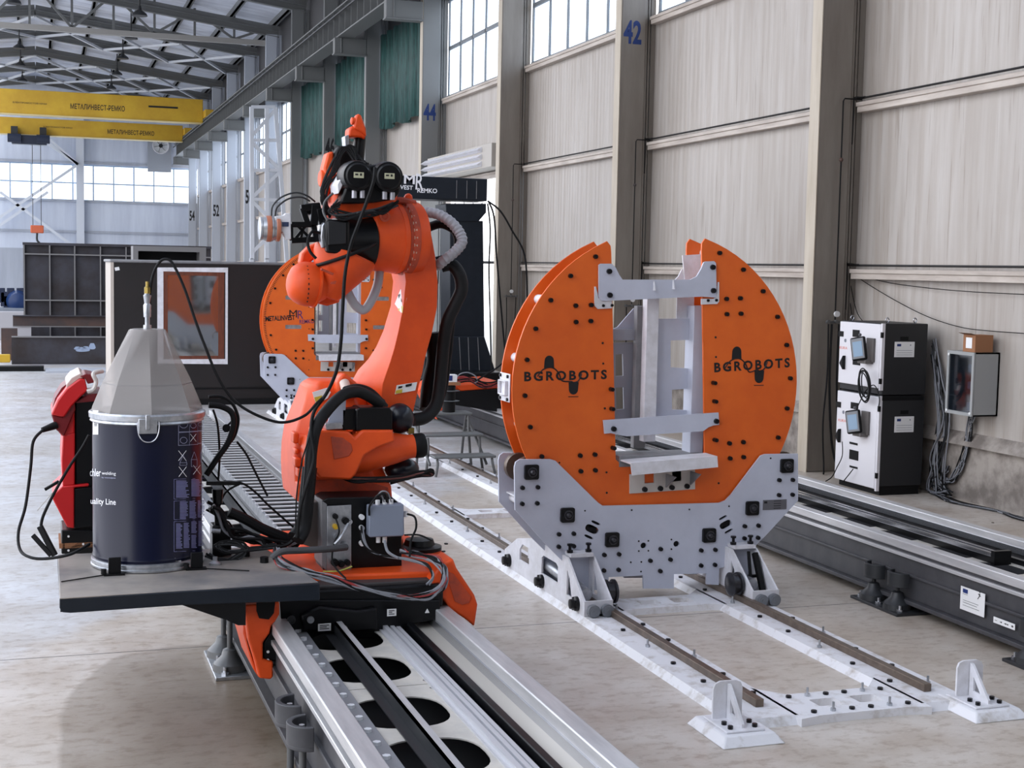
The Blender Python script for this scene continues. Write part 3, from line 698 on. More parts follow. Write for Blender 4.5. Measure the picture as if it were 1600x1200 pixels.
for yc, h in ((6.60, .19), (8.98, .15), (12.80, .14), (16.3, .14), (19.6, .14)):
    outer = [(RL+.12, yc-h-.03), (RL+.26, yc-h), (RR-.26, yc-h), (RR-.14, yc-h-.03), (RR-.14, yc+h+.16), (RR-.28, yc+h), (RL+.26, yc+h), (RL+.12, yc+h+.16)]
    mid = (RL+RR)/2
    holes = [rrect(RL+.33, yc-.05, mid-.05, yc+.07, .015), rrect(mid+.05, yc-.05, RR-.33, yc+.07, .015)]
    mb = plate_mb(outer, holes, ZT, frame=((0, 0, ZT/2), (1, 0, 0), (0, 1, 0)))
    obj('cross_plate', mb, WHITEFL, fr)
for x in (RL, RR):
    obj('rail', MB().box((x-.025, 6.62, ZT), (x+.025, 22.3, ZT+.045)), BRASSR, fr, bev=.004)
b0 = None; b1 = None; cnt = 0
for j in range(22):
    for x in (RL-.09, RL+.09, RR-.10, RR+.10):
        yy = 6.75+j*.37*(1+j*.012)+ (.1 if x > RL and x < RR else 0)
        p = Vector((x+random.uniform(-.01, .01), yy, ZT))
        tall = (j+int(x*10)) % 3 == 0
        if tall:
            if b1 is None: b1 = obj('anchor_bolt', MB().cyl(p, p+Vector((0, 0, .05)), .007, n=6).cyl(p, p+Vector((0, 0, .016)), .015, n=6), ZINC, fr, loc=p)
            else: cp(b1, fr, p)
        else:
            if b0 is None: b0 = obj('anchor_bolt', MB().cyl(p, p+Vector((0, 0, .014)), .016, n=6), BOLTM, fr, loc=p)
            else: cp(b0, fr, p)
for i in range(6):
    for yy in (6.46, 6.73):
        p = Vector((RL+.24+i*.118, yy, ZT)); cp(b1 if i % 3 == 1 else b0, fr, p)
# end stops
def end_stop(x, lab):
    t = thing('end_stop', lab, 'end stop', (x, 6.4, 0))
    rows = [[Vector((x-.17, 6.17, 0)), Vector((x+.19, 6.17, 0)), Vector((x+.19, 6.60, 0)), Vector((x-.17, 6.60, 0))], [Vector((x-.13, 6.22, .05)), Vector((x+.15, 6.22, .05)), Vector((x+.15, 6.57, .05)), Vector((x-.13, 6.57, .05))]]
    obj('concrete_pad', MB().loft(rows), WHITEFL, t, bev=.008)
    obj('foot_plate', MB().box((x-.11, 6.25, .05), (x+.11, 6.52, .062)), WHITE, t, bev=.004)
    obj('stop_plate', plate_mb([(x-.085, .062)]+[(x+q[0], q[1]) for q in ((.085, .062), (.085, .22))]+[(x+.045+.04*math.cos(a), .22+.04*math.sin(a)) for a in (PI/4, PI/2)]+[(x-.045+.04*math.cos(a), .22+.04*math.sin(a)) for a in (PI/2, .75*PI)]+[(x-.085, .22)], [], .014, y=6.46), WHITE, t)
    g = plate_mb([(0, 0), (.17, 0), (.17, .02), (.02, .185), (0, .185)], [[(.035, .035), (.10, .035), (.035, .115)]], .014, frame=((x+.0, 6.455, .062), (0, -1, 0), (0, 0, 1)))
    obj('gusset', g, WHITE, t)
    for dx, dy in ((-.07, 6.29), (.07, 6.29), (-.07, 6.36), (.075, 6.36)):
        p = Vector((x+dx, dy, .062)); obj('bolt', MB().cyl(p, p+Vector((0, 0, .018)), .014, n=6), BOLTM, t)
end_stop(3.42, 'small white triangular end stop at the left rail in front')
end_stop(4.93, 'small white triangular end stop at the right rail in front')

# ================================================================== POSITIONERS
BOLTS_O = [(930,401),(891,431),(860,469),(836.5,513.5),(823,562),(819.7,618),(828,667),(846,713),(1123.7,395.3),(1160.8,421.3),(1191.5,455),(1214,495),(1228.3,539),(1234,591),(1229,638),(1215,683.5)]
BOLTS_4 = [(899,477.5),(923,476.5),(899.5,503),(922.5,501.5),(906,711.6),(929,710),(907,736),(929.7,734.5),(1134.5,467),(1156,466),(1135,490.8),(1157,490),(1139,692.5),(1160.7,690.6),(1140,716),(1161,714)]
BOLTS_S = [(954,608),(955,638.5),(957,699.5),(1114,598),(1115.5,627),(1116,687)]
BOLTS_T = [(941.6,536),(942.5,568),(945,638),(947.6,738),(948,770),(1118,527),(1118.6,557.8),(1122.8,755),(1048,797)]
BEAR = [(829.8,737.4),(885.9,804.4),(955.6,842.8),(1228.4,727.5),(1174.4,793.7),(1106.9,836)]
BOLTS_C = [(816,762),(840,761),(815.6,787),(839,786),(873,834.6),(896,833.5),(872.6,854),(896,853),(943.7,866.8),(966.7,865.7),(943,891),(966,890),(1217,750),(1238,749.7),(1216.5,773.4),(1237.6,772.7),(1163,822),(1184.4,821),(1162.6,841),(1183.7,840),(1095,859.7),(1117,858.7),(1094.8,883.4),(1116.4,882.3),(1031.7,857.6),(1015.6,875.8),(1047,874),(1031,892)]
PX, PZ, PR = 4.232, 1.565, 1.118
Y1 = 9.15
def positioner(dy, second=False):
    name_lab = ('far orange C-shaped ring positioner behind the robot arm, marked METALINVEST REMKO' if second else 'large orange C-shaped ring positioner on a pale grey cradle, lettered BGROBOTS')
    Y = Y1+dy; rot = 0.0 if second else -.050
    t = thing('ring_positioner', name_lab, 'positioner', (4.24, Y+.3, 0))
    def PP(u, v, yy=Y1+.035):
        """point of the first positioner's front sheet, moved and turned for this one"""
        q = at(u, v, y=yy); x, z = q.x-PX, q.z-PZ
        if second: a = -.050; x, z = x*math.cos(a)-z*math.sin(a), x*math.sin(a)+z*math.cos(a)
        return (x+PX, z+PZ)
    # ring outline in its own frame: slot opening upward
    hw = .352; r = PR; a0 = math.acos(hw/r); out = []
    def RT(x, z):
        c, s_ = math.cos(-rot), math.sin(-rot); return (PX+x*c-z*s_, PZ+x*s_+z*c)
    for i in range(73):
        a = (a0-.045)-(2*PI-2*(PI/2-a0)-.09)*i/72; out.append((r*math.cos(a), r*math.sin(a)))
    # left horn, slot, right horn
    out += [(-hw-.03, 1.052), (-hw-.004, 1.02), (-hw, .97), (-hw, -.50), (-hw+.06, -.56), (hw-.06, -.56), (hw, -.50), (hw, .97), (hw+.004, 1.02), (hw+.03, 1.052)]
    outl = [RT(*p) for p in out]
    holes = []
    if second:
        for zz in (.33, -.10):
            for sx_ in (-1, 1): holes.append([RT(*p) for p in rrect(sx_*.66-.12, zz-.03, sx_*.66+.12, zz+.03, .012)])
    ring = obj('ring_front_plate', plate_mb(outl, holes, .018, y=Y+.035), ORANGE, t)
    ring2 = obj('ring_rear_plate', plate_mb(outl, [], .018, y=Y+.285), ORANGE, t)
    b = [None, None]
    def bolt(u, v, R, L, yb, par, m=BOLTM, nm='bolt'):
        x, z = PP(u, v, yb-dy)
        return x, z
    first = {}
    def putb(key, x, z, yb, R, L, par, m=BOLTM):
        p = Vector((x, yb, z))
        if key not in first: first[key] = obj('bolt', MB().cyl(p, p+Vector((0, -L, 0)), R, R*.9, n=10), m, par, loc=p)
        else: cp(first[key], par, p)
    for (u, v) in BOLTS_O+BOLTS_4: x, z = PP(u, v); putb('a', x, z, Y+.035, .017, .022, ring)
    for (u, v) in BOLTS_S:
        x, z = PP(u, v); putb('s', x, z, Y+.035, .016, .045, ring)
    for (u, v) in BOLTS_T: x, z = PP(u, v); putb('t', x, z, Y+.035, .008, .004, ring, INK)
    for (u, v) in BOLTS_O[2:8:2]+BOLTS_O[8:16:2]:
        x, z = PP(u, v); obj('spacer_tube', MB().cyl((x, Y+.053, z), (x, Y+.285, z), .034, n=14), WHITE, t)
    # cradle plates
    def CX_(l): return xz([(u, v) for u, v in l], Y1)
    co = CX_([(804,730),(806,722),(812,718),(860,717.5),(868,720),(934,785),(942,790.5),(1124,786),(1134,782),(1142,774),(1189,712),(1196,709.7),(1247,709),(1247,782),(1196,837.5),(1153,880),(1123.7,888),(1123,914),(1104,913),(1104,896),(1053,897),(1053,919.7),(1005.6,919.7),(1004.7,899),(951,902),(951,922),(925,922),(859,857),(805,797)])
    qh = []
    for (u, v, ru, rv, an) in ((925,827,11,6,-25),(931,817,7.5,2,-25),(920,839,7.5,2,-25),(1134,819.7,10,5.5,28),(1129.8,809,7,2,28),(1138.8,830,7,2,28)):
        c, s_ = math.cos(math.radians(an)), math.sin(math.radians(an)); poly = []
        for i in range(16):
            a = 2*PI*i/16; ex = math.copysign(abs(math.cos(a))**.6, math.cos(a))*ru; ez = math.copysign(abs(math.sin(a))**.8, math.sin(a))*rv
            poly.append((u+ex*c-ez*s_, v-(ex*s_+ez*c)))
        qh.append(CX_(poly))
    for (u, v) in ((1005.6, 852.6), (1057, 850)): qh.append(CX_([(u+4.8*math.cos(a), v+4.8*math.sin(a)) for a in [2*PI*i/14 for i in range(14)]]))
    cf = obj('cradle_front_plate', plate_mb(co, qh, .018, y=Y), CRADLE, t)
    for h_ in qh:
        hx, hz = sum(p[0] for p in h_)/len(h_), sum(p[1] for p in h_)/len(h_); obj('slot_dark_sheet', MB().box((hx-.042, Y+.019, hz-.034), (hx+.042, Y+.023, hz+.034)), BLACK, cf)  # black sheets stand in for the darkness inside the openings
    cb = obj('cradle_rear_plate', plate_mb(co, [], .018, y=Y+.36), CRADLE, t)
    for (u, v) in BOLTS_C: q = at(u, v, y=Y1); putb('c', q.x, q.z, Y, .0165, .02, cf)
    for (u, v) in [(998,845.5),(1013,845),(998,861),(1013,860.5),(1049,843),(1049,858),(1002,878),(1001.5,893),(985.5,878.5),(914,798),(987,797),(1077,796),(1139,791),(1204,716),(874,723)]:
        q = at(u, v, y=Y1); putb('d', q.x, q.z, Y, .0065, .004, cf, INK)
    for i, (u, v) in enumerate(BEAR):
        q = at(u, v, y=Y1); s_ = .052
        bb = obj('bearing_flange', plate_mb(rrect(q.x-s_, q.z-s_, q.x+s_, q.z+s_, .014), [], .022, y=Y-.022), BLACKG, cf, bev=.002)
        obj('bearing_hub', MB().lathe([(0, .036), (.012, .034), (.014, .026), (.008, .024), (.03, .013), (.031, .004)], (q.x+.003, Y-.022, q.z), (0, -1, 0), 20), mat('bearing_grey', (58, 58, 62), .35, .5), bb)
        obj('roller', MB().lathe([(0, .045), (.03, .045), (.03, .10), (.075, .10), (.075, .045), (.23, .045), (.23, .10), (.29, .10), (.29, .045), (.342, .045)], (q.x, Y+.018, q.z), (0, 1, 0), 24), mat('roller_steel', (110, 96, 86), .4, .6), t)
    for (u, v) in ((827, 790), (1227, 775), (880, 850), (1160, 850)):
        q = at(u, v, y=Y1); obj('cross_tie', MB().cyl((q.x, Y+.018, q.z), (q.x, Y+.36, q.z), .03, n=12).box((q.x-.05, Y+.018, q.z+.035), (q.x+.05, Y+.36, q.z+.045)), WHITE, t)
    if not second:
        a, c = at(1191.5, 797, y=Y1), at(1229, 780, y=Y1)
        np_ = obj('name_plate', MB().box((a.x, Y-.003, a.z), (c.x, Y, c.z)), mat('plate_grey', (112, 112, 118), .4, .4), t)
        m = MB().box((a.x+.01, Y-.004, c.z-.025), (a.x+.035, Y-.003, c.z-.01)); [m.box((a.x+.09, Y-.004, c.z-.012-.018*j), (a.x+.15, Y-.003, c.z-.008-.018*j)) for j in range(4)]
        obj('plate_print', m, INK, np_)
    # carriages running on the two rails
    for sd, xa in ((-1, 3.50), (1, 4.78)):
        xb = xa+.21; ya, yb = Y-.43, Y+1.28; ids = obj
        car = obj('carriage', MB().box((xa+.02, Y-.12, .385), (xb-.02, Y+.42, .41)), WHITE, t)
        prof = [(ya, .035), (ya, .15), (Y-.10, .385), (Y+.62, .385), (yb-.30, .315), (yb, .17), (yb, .05), (yb-.25, .035)]
        hs = [[(Y-.20, .12), (Y-.10, .12), (Y-.10, .30), (Y-.15, .25)], [(Y+.08, .16), (Y+.42, .16), (Y+.42, .28), (Y+.38, .30), (Y+.12, .30), (Y+.08, .28)], [(Y+.70, .16), (Y+.92, .16), (Y+.92, .24), (Y+.86, .29), (Y+.70, .29)]]
        for xx in (xa, xb-.014):
            obj('side_plate', plate_mb(prof, hs, .014, frame=((xx+.007, 0, 0), (0, 1, 0), (0, 0, 1))), WHITE, car)
        obj('nose_plate', MB().box((xa, ya-.012, .035), (xb, ya, .15)), WHITE, car)
        for yb_ in (Y-.02, Y+.5): obj('inner_bulkhead', MB().box((xa+.014, yb_, .06), (xb-.014, yb_+.014, .38)), CRADLE, car)
        obj('cylinder', MB().cyl((xa+.07, Y-.3, .16), (xa+.07, Y+.6, .22), .045, n=14), ZINC, car)
        if sd > 0: obj('cable_guide', MB().bar((xb-.05, Y-.30, .10), (xb-.05, Y-.16, .36), .035).bar((xb-.11, Y-.24, .10), (xb-.09, Y-.14, .37), .02).bar((xb-.12, Y-.2, .2), (xb-.04, Y-.2, .2), .02), BLACK, car)
        for dx in (.055, .155):
            p = Vector((xa+dx, ya-.012, .088)); obj('buffer', MB().lathe([(0, .036), (.02, .044), (.05, .044), (.052, .034), (.06, .034), (.06, .012), (.064, .012)], p, (0, -1, 0), 22), mat('buffer_grey', (120, 124, 130), .4, .3), car)
        xw = RL if sd < 0 else RR
        xin = xb if sd < 0 else xa-.10
        for yy in (ya+.17, yb-.17):
            obj('rail_wheel', MB().lathe([(0, .058), (.014, .085), (.028, .085), (.034, .070), (.066, .070), (.072, .085), (.086, .085), (.10, .058)], (xin, yy, .105+.06), (1, 0, 0), 26), mat('wheel_steel', (66, 66, 70), .3, .8), car)
        if sd < 0:
            for yy in (ya+.12, Y+.40, yb-.12):
                p = Vector((xa, yy, .105)); obj('wheel_hub', MB().lathe([(0, .052), (.02, .050), (.03, .036), (.055, .034), (.06, .02)], p, (-1, 0, 0), 16), BLACKG, car)
                for j in range(5):
                    a = j*2*PI/5; q = p+Vector((-.02, .04*math.cos(a), .04*math.sin(a))); obj('hub_bolt', MB().cyl(q, q+Vector((-.014, 0, 0)), .009, n=6), BOLTM, car)
        for dx in (.03, .17):
            p = Vector((xa+dx, Y-.07, .41)); obj('clamp_screw', MB().cyl(p, p+Vector((0, 0, .02)), .022, n=6).cyl(p, p+Vector((0, 0, .05)), .011, n=8).cyl(p+Vector((0, 0, .05)), p+Vector((0, 0, .065)), .02, n=6), BOLTM, car)
    # fixture across and inside the slot
    def Q(l, yy): return [PP(u, v, yy-dy) for u, v in l]
    ub = Q([(937,414),(940,412),(957,412),(963,418),(969,430),(974,437),(1080,437),(1090,432),(1097,420),(1101,410),(1104,408.5),(1117,408),(1120,411),(1121,463),(1119,465),(1098,463.5),(943,470.5),(939,468),(937,462)], Y)
    up = obj('upper_clamp_bar', plate_mb(ub, [], .016, y=Y+.012), CRADLE, t)
    for l in ([(931,448),(933,448),(937,466),(943,471),(958,470),(958,482),(936,483),(931,478)], [(1126,441),(1124,441),(1122,463),(1118,467),(1098,467),(1098,476),(1123,475),(1126,471)]):
        obj('corner_bracket', plate_mb(Q(l, Y), [], .010, y=Y+.022), WHITE, t)
    for (u, v) in ((949.5,424),(950.5,461),(1111,417.5),(1112,454)): x, z = PP(u, v); putb('k', x, z, Y+.012, .02, .02, up)
    for (u, v) in ((941.5,477.5),(955,477),(1105,469.5),(1118,469)): x, z = PP(u, v); putb('k2', x, z, Y+.022, .011, .01, up)
    lb = Q([(944,657),(1124,645),(1125,664),(1116,665),(1108,668),(1100,674),(980,682),(968,680),(955,677),(946,678)], Y)
    lo = obj('lower_clamp_bar', plate_mb(lb, [], .016, y=Y+.012), CRADLE, t)
    for (u, v) in ((956.5,669.5),(1116.5,657.5)): x, z = PP(u, v); putb('k', x, z, Y+.012, .02, .02, lo)
    def slab(nm, u0, v0, u1, v1, ya, yb, m):
        (xa, za), (xb, zb) = PP(u0, v0, ya-dy), PP(u1, v1, ya-dy)
        return obj(nm, MB().box((min(xa, xb), ya, min(za, zb)), (max(xa, xb), yb, max(za, zb))), m, t, bev=.003)
    tb = Q([(986,726),(1121,715),(1122,730),(988,743)], Y-.16)
    sh = obj('work_shelf', plate_mb(tb, [], .012, y=Y-.16), WHITE, t, bev=.003)
    A_, B_ = PP(986, 726, Y1-.16), PP(1121, 715, Y1-.16); 
    obj('shelf_top', MB().prism([(A_[0], Y-.16, A_[1]), (B_[0], Y-.16, B_[1]), (B_[0], Y+.03, B_[1]), (A_[0]-.0, Y+.03, A_[1])], (0, 0, .010)), WHITE, t)
    bk = Q([(986,742),(1088,735),(1088,765),(986,772)], Y)
    bh = [Q([(1009,741),(1024,740),(1024,755),(1009,756)], Y), Q([(1052,737),(1066,736),(1066,752),(1052,753)], Y)]
    bp = obj('shelf_bracket_plate', plate_mb(bk, bh, .012, y=Y+.02), mat('bracket_pale', (196, 190, 184), .5), t)
    for (u, v) in ((1005.6,764),(1030,762.5),(1048,761),(1071.5,759)): x, z = PP(u, v); putb('k', x, z, Y+.02, .02, .02, bp)
    for u, v in ((1040, 742), (1078, 738)):
        x, z = PP(u, v); obj('gusset', MB().prism([(x-.006, Y-.14, z+.01), (x-.006, Y+.02, z+.01), (x-.006, Y+.02, z-.09)], (.012, 0, 0)), GREYST, t)
    slab('shelf_frame', 968, 713, 1100, 726, Y+.03, Y+.3, GREYST)
    # uprights between the plates
    slab('upright', 1012, 447, 1024, 690, Y+.12, Y+.2, WHITE)
    pe = [(1024,498),(1081,498),(1081,531),(1048,532),(1048,574),(1081,576),(1082,607),(1050,609),(1050,640),(1083,641),(1083,660),(1024,662)]
    obj('slotted_panel', plate_mb(Q(pe, Y+.2), [], .014, y=Y+.2), CRADLE, t)
    pl_ = [(960,513),(1006,511),(1006,655),(962,657)]
    hl = [[(961,553),(973,553),(974,587),(962,588)], [(962,605),(974,605),(975,639),(963,640)]]
    obj('left_panel', plate_mb(Q([(958,536),(1006,534),(1008,655),(960,657)], Y+.28), [Q([(962,554),(973,553),(974,587),(962,588)], Y+.28), Q([(962,606),(974,605),(975,639),(963,640)], Y+.28)], .014, y=Y+.28), mat('panel_grey', (150, 154, 164), .5), t)
    slab('left_cross_beam', 958, 514, 1005, 532, Y+.24, Y+.3, mat('panel_grey', (150, 154, 164), .5))
    slab('left_post', 996, 478, 1008, 700, Y+.2, Y+.26, GREYST)
    obj('left_wing', plate_mb(Q([(958,514),(965,511),(990,482),(1005,478),(1005,514)], Y+.3), [], .012, y=Y+.3), CRADLE, t)
    slab('right_post', 1085, 478, 1098, 712, Y+.12, Y+.26, CRADLE)
    slab('top_tie', 1013, 447, 1085, 455, Y+.03, Y+.26, WHITE)
    slab('upper_wing', 1058, 455, 1084, 498, Y+.24, Y+.25, WHITE)
    for uu, vv in ((1017, 447), (1047, 445)): x, z = PP(uu, vv); obj('rib', MB().prism([(x, Y-.004, z-.03), (x, Y-.03, z-.03), (x, Y-.004, z+.035)], (.010, 0, 0)), WHITE, t)
    slab('slot_floor', 962, 726, 1104, 736, Y+.05, Y+.28, ORANGE)
    ex = Q([(1067,399),(1099,397),(1099,450),(1072,452)], Y+.285-.02)
    obj('rear_clamp_plate', plate_mb(ex, [], .012, y=Y+.27), WHITE, t)
    rb = Q([(1066,420),(1060,432),(1052,440),(1052,452),(1072,452)], Y+.28); obj('rear_clamp_bar', plate_mb(rb, [], .012, y=Y+.28), WHITE, t)
    if not second:
        # BGROBOTS lettering with the two arm-shaped marks
        for (pa, pb, blobs, hgt) in (((819, 596), (948, 592.5), [(858, 566, 1), (896, 606, -1)], .068), ((1116, 582), (1234, 574), [(1151, 552, 1), (1186, 588, -1)], .072)):
            A2, B2 = PP(*pa), PP(*pb); P0, P1 = Vector((A2[0], Y+.035, A2[1])), Vector((B2[0], Y+.035, B2[1]))
            txt('lettering', 'BGROBOTS', P0, P1, hgt, INK, ring, bold=.034, sp=1.35)
            sc = hgt/.068
            for u, v, sg in blobs:
                x, z = PP(u, v); w2 = .037*sc; h2 = .04*sc
                poly = [(x+w2*1.0, z-sg*h2), (x+w2*.92, z+sg*h2*.3)]+[(x+w2*.92*math.cos(a), z+sg*(h2*.3+.035*sc*math.sin(a))) for a in [PI*i/8 for i in range(1, 8)]]+[(x-w2*.92, z+sg*h2*.3), (x-w2*1.0, z-sg*h2)]
                obj('logo_mark', plate_mb(poly, [], .003, y=Y+.032), INK, ring)
            (x0, z0), (x1, z1) = PP(*blobs[0][:2]), PP(*blobs[1][:2]); yy = Y+.033
            m = MB().tube([(x0-.085*sc, yy, z0-.10*sc), (x0-.05*sc, yy, z0-.055*sc), (x0, yy, z0-.035*sc), (x0+.04*sc, yy, z0-.045*sc), (x0+.075*sc, yy, z0-.08*sc), (x0+.10*sc, yy, z0-.13*sc), (x1-.02*sc, yy, z1+.045*sc), (x1, yy, z1+.038*sc), (x1+.035*sc, yy, z1+.05*sc), (x1+.06*sc, yy, z1+.10*sc)], .0045, 6, 5)
            obj('logo_mark', m, INK, ring)
            obj('logo_mark', MB().box((x1-.038*sc, Y+.032, z1-.065*sc), (x1+.038*sc, Y+.035, z1-.060*sc)), INK, ring)
        # white handle bracket on the ring's rim
        q = at(793, 605, y=Y+.16)
        hb = obj('rim_bracket', MB().box((q.x-.02, Y+.06, q.z-.10), (q.x-.01, Y+.28, q.z+.10)).box((q.x-.045, Y+.09, q.z-.055), (q.x-.02, Y+.10, q.z+.05)).box((q.x-.045, Y+.24, q.z-.055), (q.x-.02, Y+.25, q.z+.05)).box((q.x-.045, Y+.10, q.z-.055), (q.x-.02, Y+.24, q.z-.045)).box((q.x-.045, Y+.10, q.z+.04), (q.x-.02, Y+.24, q.z+.05)), WHITE, t, bev=.006)
        for dz in (-.08, .08):
            for yy in (.09, .25): p = Vector((q.x-.02, Y+yy, q.z+dz)); obj('bolt', MB().cyl(p, p+Vector((-.012, 0, 0)), .012, n=8), BOLTM, hb)
    else:
        g = lambda u, v: at(u, v, y=Y+.035)
        txt('lettering', 'METALINVEST', g(415, 502), g(461, 500), .075, INK, ring, bold=.03)
        txt('lettering', 'REMKO', g(468, 506), g(491, 505), .06, mat('purple_print', (84, 40, 100), .6), ring, bold=.01)
        txt('lettering', 'M', g(452, 496), g(464, 496), .11, INK, ring)
        txt('lettering', 'R', g(465, 498), g(474, 498), .12, mat('purple_print', (84, 40, 100), .6), ring)
        m = MB(); Rr = PR-.02
        for i in range(90):
            a = math.radians(118+i*1.35); c, s_ = math.cos(a), math.sin(a)
            m.bar((PX+c*Rr, Y+.0335, PZ+s_*Rr), (PX+c*(Rr-.03), Y+.0335, PZ+s_*(Rr-.03)), .008, .003, up=(0, 1, 0))
        obj('degree_scale', m, INK, ring)
        for zz in (.33, -.10):
            for sx_ in (-1, 1):
                a, c = RT(sx_*.66-.12, zz-.03), RT(sx_*.66+.12, zz+.03); obj('slot_liner', MB().box((a[0], Y+.05, a[1]), (c[0], Y+.06, c[1])), ZINC, t)
    return t
positioner(0)
positioner(20.6-Y1, True)

# ================================================================== CARRIAGE, TABLE
def tr_poly(l, y): return [at(u, v, y=y) for u, v in l]
def slabpx(mb, l, y, th): return mb.prism(tr_poly(l, y), (0, th, 0))
ca = thing('track_carriage', 'black and orange carriage riding on the front track under the robot', 'carriage', (1.6, 7.6, .5))
mb = MB().box((1.16, 7.02, .605), (2.02, 8.35, .73)); obj('drive_housing', mb, BLACKG, ca, bev=.012)
mb = MB(); slabpx(mb, [(437,938),(688,938),(688,968),(640,975),(640,985),(600,998),(560,998),(555,990),(505,990),(470,1006),(445,1004),(440,975)], 7.0, .10); obj('front_cover', mb, BLACKG, ca, bev=.006)
mb = MB(); slabpx(mb, [(470,962),(500,948),(560,955),(590,950),(590,985),(520,990),(475,985)], 6.96, .05); obj('gearbox_cover', mb, BLACKG, ca, bev=.01)
for (u, v, r, m_) in ((455, 968, .022, DKGREY), (485, 968, .018, ZINC), (537, 983, .02, ZINC)):
    p = at(u, v, y=6.955); obj('cover_plug', MB().lathe([(0, r), (.012, r), (.012, r*.6), (.006, r*.55)], p, (0, -1, 0), 18), m_, ca)
for (u0, v0, u1, v1, lbl) in ((497, 975, 517, 985, 1), (605, 952, 619, 962, 1)):
    a, b = at(u0, v0, y=6.955), at(u1, v1, y=6.955); s_ = obj('type_label', MB().box((a.x, 6.953, b.z), (b.x, 6.957, a.z)), LABEL, ca)
    m = MB(); [m.box((a.x+.008, 6.951, a.z-.010-.009*j), (b.x-.01-.012*(j % 2), 6.953, a.z-.006-.009*j)) for j in range(3)]; obj('label_print', m, INK, s_)
p = at(668, 955, y=6.99); obj('warning_triangle', MB().prism([(p.x-.012, 6.992, p.z-.01), (p.x+.012, 6.992, p.z-.01), (p.x, 6.992, p.z+.012)], (0, .006, 0)), LABEL, ca)
mb = MB().box((1.14, 7.12, .73), (2.12, 8.45, .775))
p0 = [(1.14, 7.32), (1.30, 7.20), (1.62, 7.15), (2.02, 7.12), (2.16, 7.34), (2.20, 7.72), (2.10, 8.2), (1.9, 8.45), (1.3, 8.45), (1.14, 8.2)]
obj('base_plate', MB().prism([(x, y, .73) for x, y in p0], (0, 0, .045)), RORANGE, ca, bev=.012)
mb = MB().box((1.25, 7.06, .715), (1.98, 7.18, .745)); obj('dusty_cover', mb, mat('dusty_black', (58, 54, 54), .6), ca, bev=.006)
# orange side castings
lp = [(381,946),(437,941),(437,960),(430,972),(424,977),(421,990),(411,1004),(411,1030),(427,1034),(427,1058),(423,1062),(405,1060),(399,1035),(388,1000)]
obj('left_side_casting', MB().prism(tr_poly(lp, 6.90), (0, .16, 0)), RORANGE, ca, bev=.012, seg=3)
mb = MB(); slabpx(mb, [(381,946),(388,1000),(399,1035),(405,1060),(396,1046),(380,990)], 6.98, .45); obj('left_casting_flank', mb, RORANGE, ca, bev=.01)
lh = MB(); slabpx(lh, [(401,942),(430,941),(428,958),(420,968),(405,966),(401,955)], 6.89, .012); obj('casting_pocket_shade', lh, BLACK, ca)  # flat black sheet stands in for the shade inside the pocket
mb = MB(); slabpx(mb, [(424,978),(440,985),(442,1030),(427,1034),(411,1030),(411,1004),(421,990)], 6.92, .1); bl = obj('bearing_block', mb, BLACKG, ca, bev=.008)
for (u, v) in ((418.5, 1018), (418.5, 1031)): p = at(u, v, y=6.92); obj('bolt', MB().cyl(p, p+Vector((0, -.008, 0)), .007, n=10), LABEL, bl)
rp = [(690,882),(708,872),(714,888),(742,930),(747,945),(742,980),(728,968),(705,953),(694,938),(676,930),(672,905)]
rows = []
rt = obj('right_side_casting', MB().prism(tr_poly(rp, 7.05), (0, .20, 0)), RORANGE, ca, bev=.014, seg=3)
mb = MB(); slabpx(mb, [(700,893),(709,897),(736,932),(733,942),(722,945),(711,940),(703,915)], 7.042, .01); obj('casting_pocket_shade', mb, RDARK, ca)
mb = MB(); c_ = at(655, 857, z=.78); mb.lathe([(0, .13), (.02, .13), (.03, .09), (.06, .08), (.065, .02)], (c_.x, c_.y, .775), (0, 0, 1), 22); obj('lubricator_cap', mb, BLACKG, ca)
for (u, v) in ((693, 862), (690, 874), (676, 878), (697, 850)):
    p = at(u, v, z=.776); obj('bolt', MB().cyl((p.x, p.y, .775), (p.x, p.y, .781), .012, n=8), BOLTM, ca)

ZTB = .85
tb = thing('equipment_table', 'dark blue-grey shelf plate carrying the drum beside the robot', 'table', (.6, 7.1, .8))
tp = [(.085, 6.66), (1.29, 6.70), (1.22, 7.3), (1.15, 7.62), (.09, 7.66)]
obj('top_plate', MB().prism([(x, y, ZTB-.008) for x, y in tp], (0, 0, .008)), TABLETOP, tb, bev=.004)
fa = [(93,936),(500,912),(500,938),(283,946),(110,958),(97,957),(93,950)]
obj('front_apron', MB().prism([at(u, v, y=6.665) for u, v in fa], (0, .02, 0)), ANTH, tb, bev=.004)
obj('side_apron', MB().prism([(.088, 6.67, ZTB-.008), (.088, 7.65, ZTB-.008), (.088, 7.65, ZTB-.06), (.088, 6.67, ZTB-.07)], (.012, 0, 0)), ANTH, tb)
obj('support_bracket', MB().prism(tr_poly([(283,940),(384,936),(384,977),(372,977),(352,968),(345,966),(283,945)], 6.69), (0, .2, 0)), BLACKG, tb)
for (u, v) in ((384, 869), (413, 879)):
    p = at(u, v, z=ZTB); obj('clamp_knob', MB().cyl((p.x, p.y, ZTB), (p.x, p.y, ZTB+.03), .022, n=8), BLACK, tb)

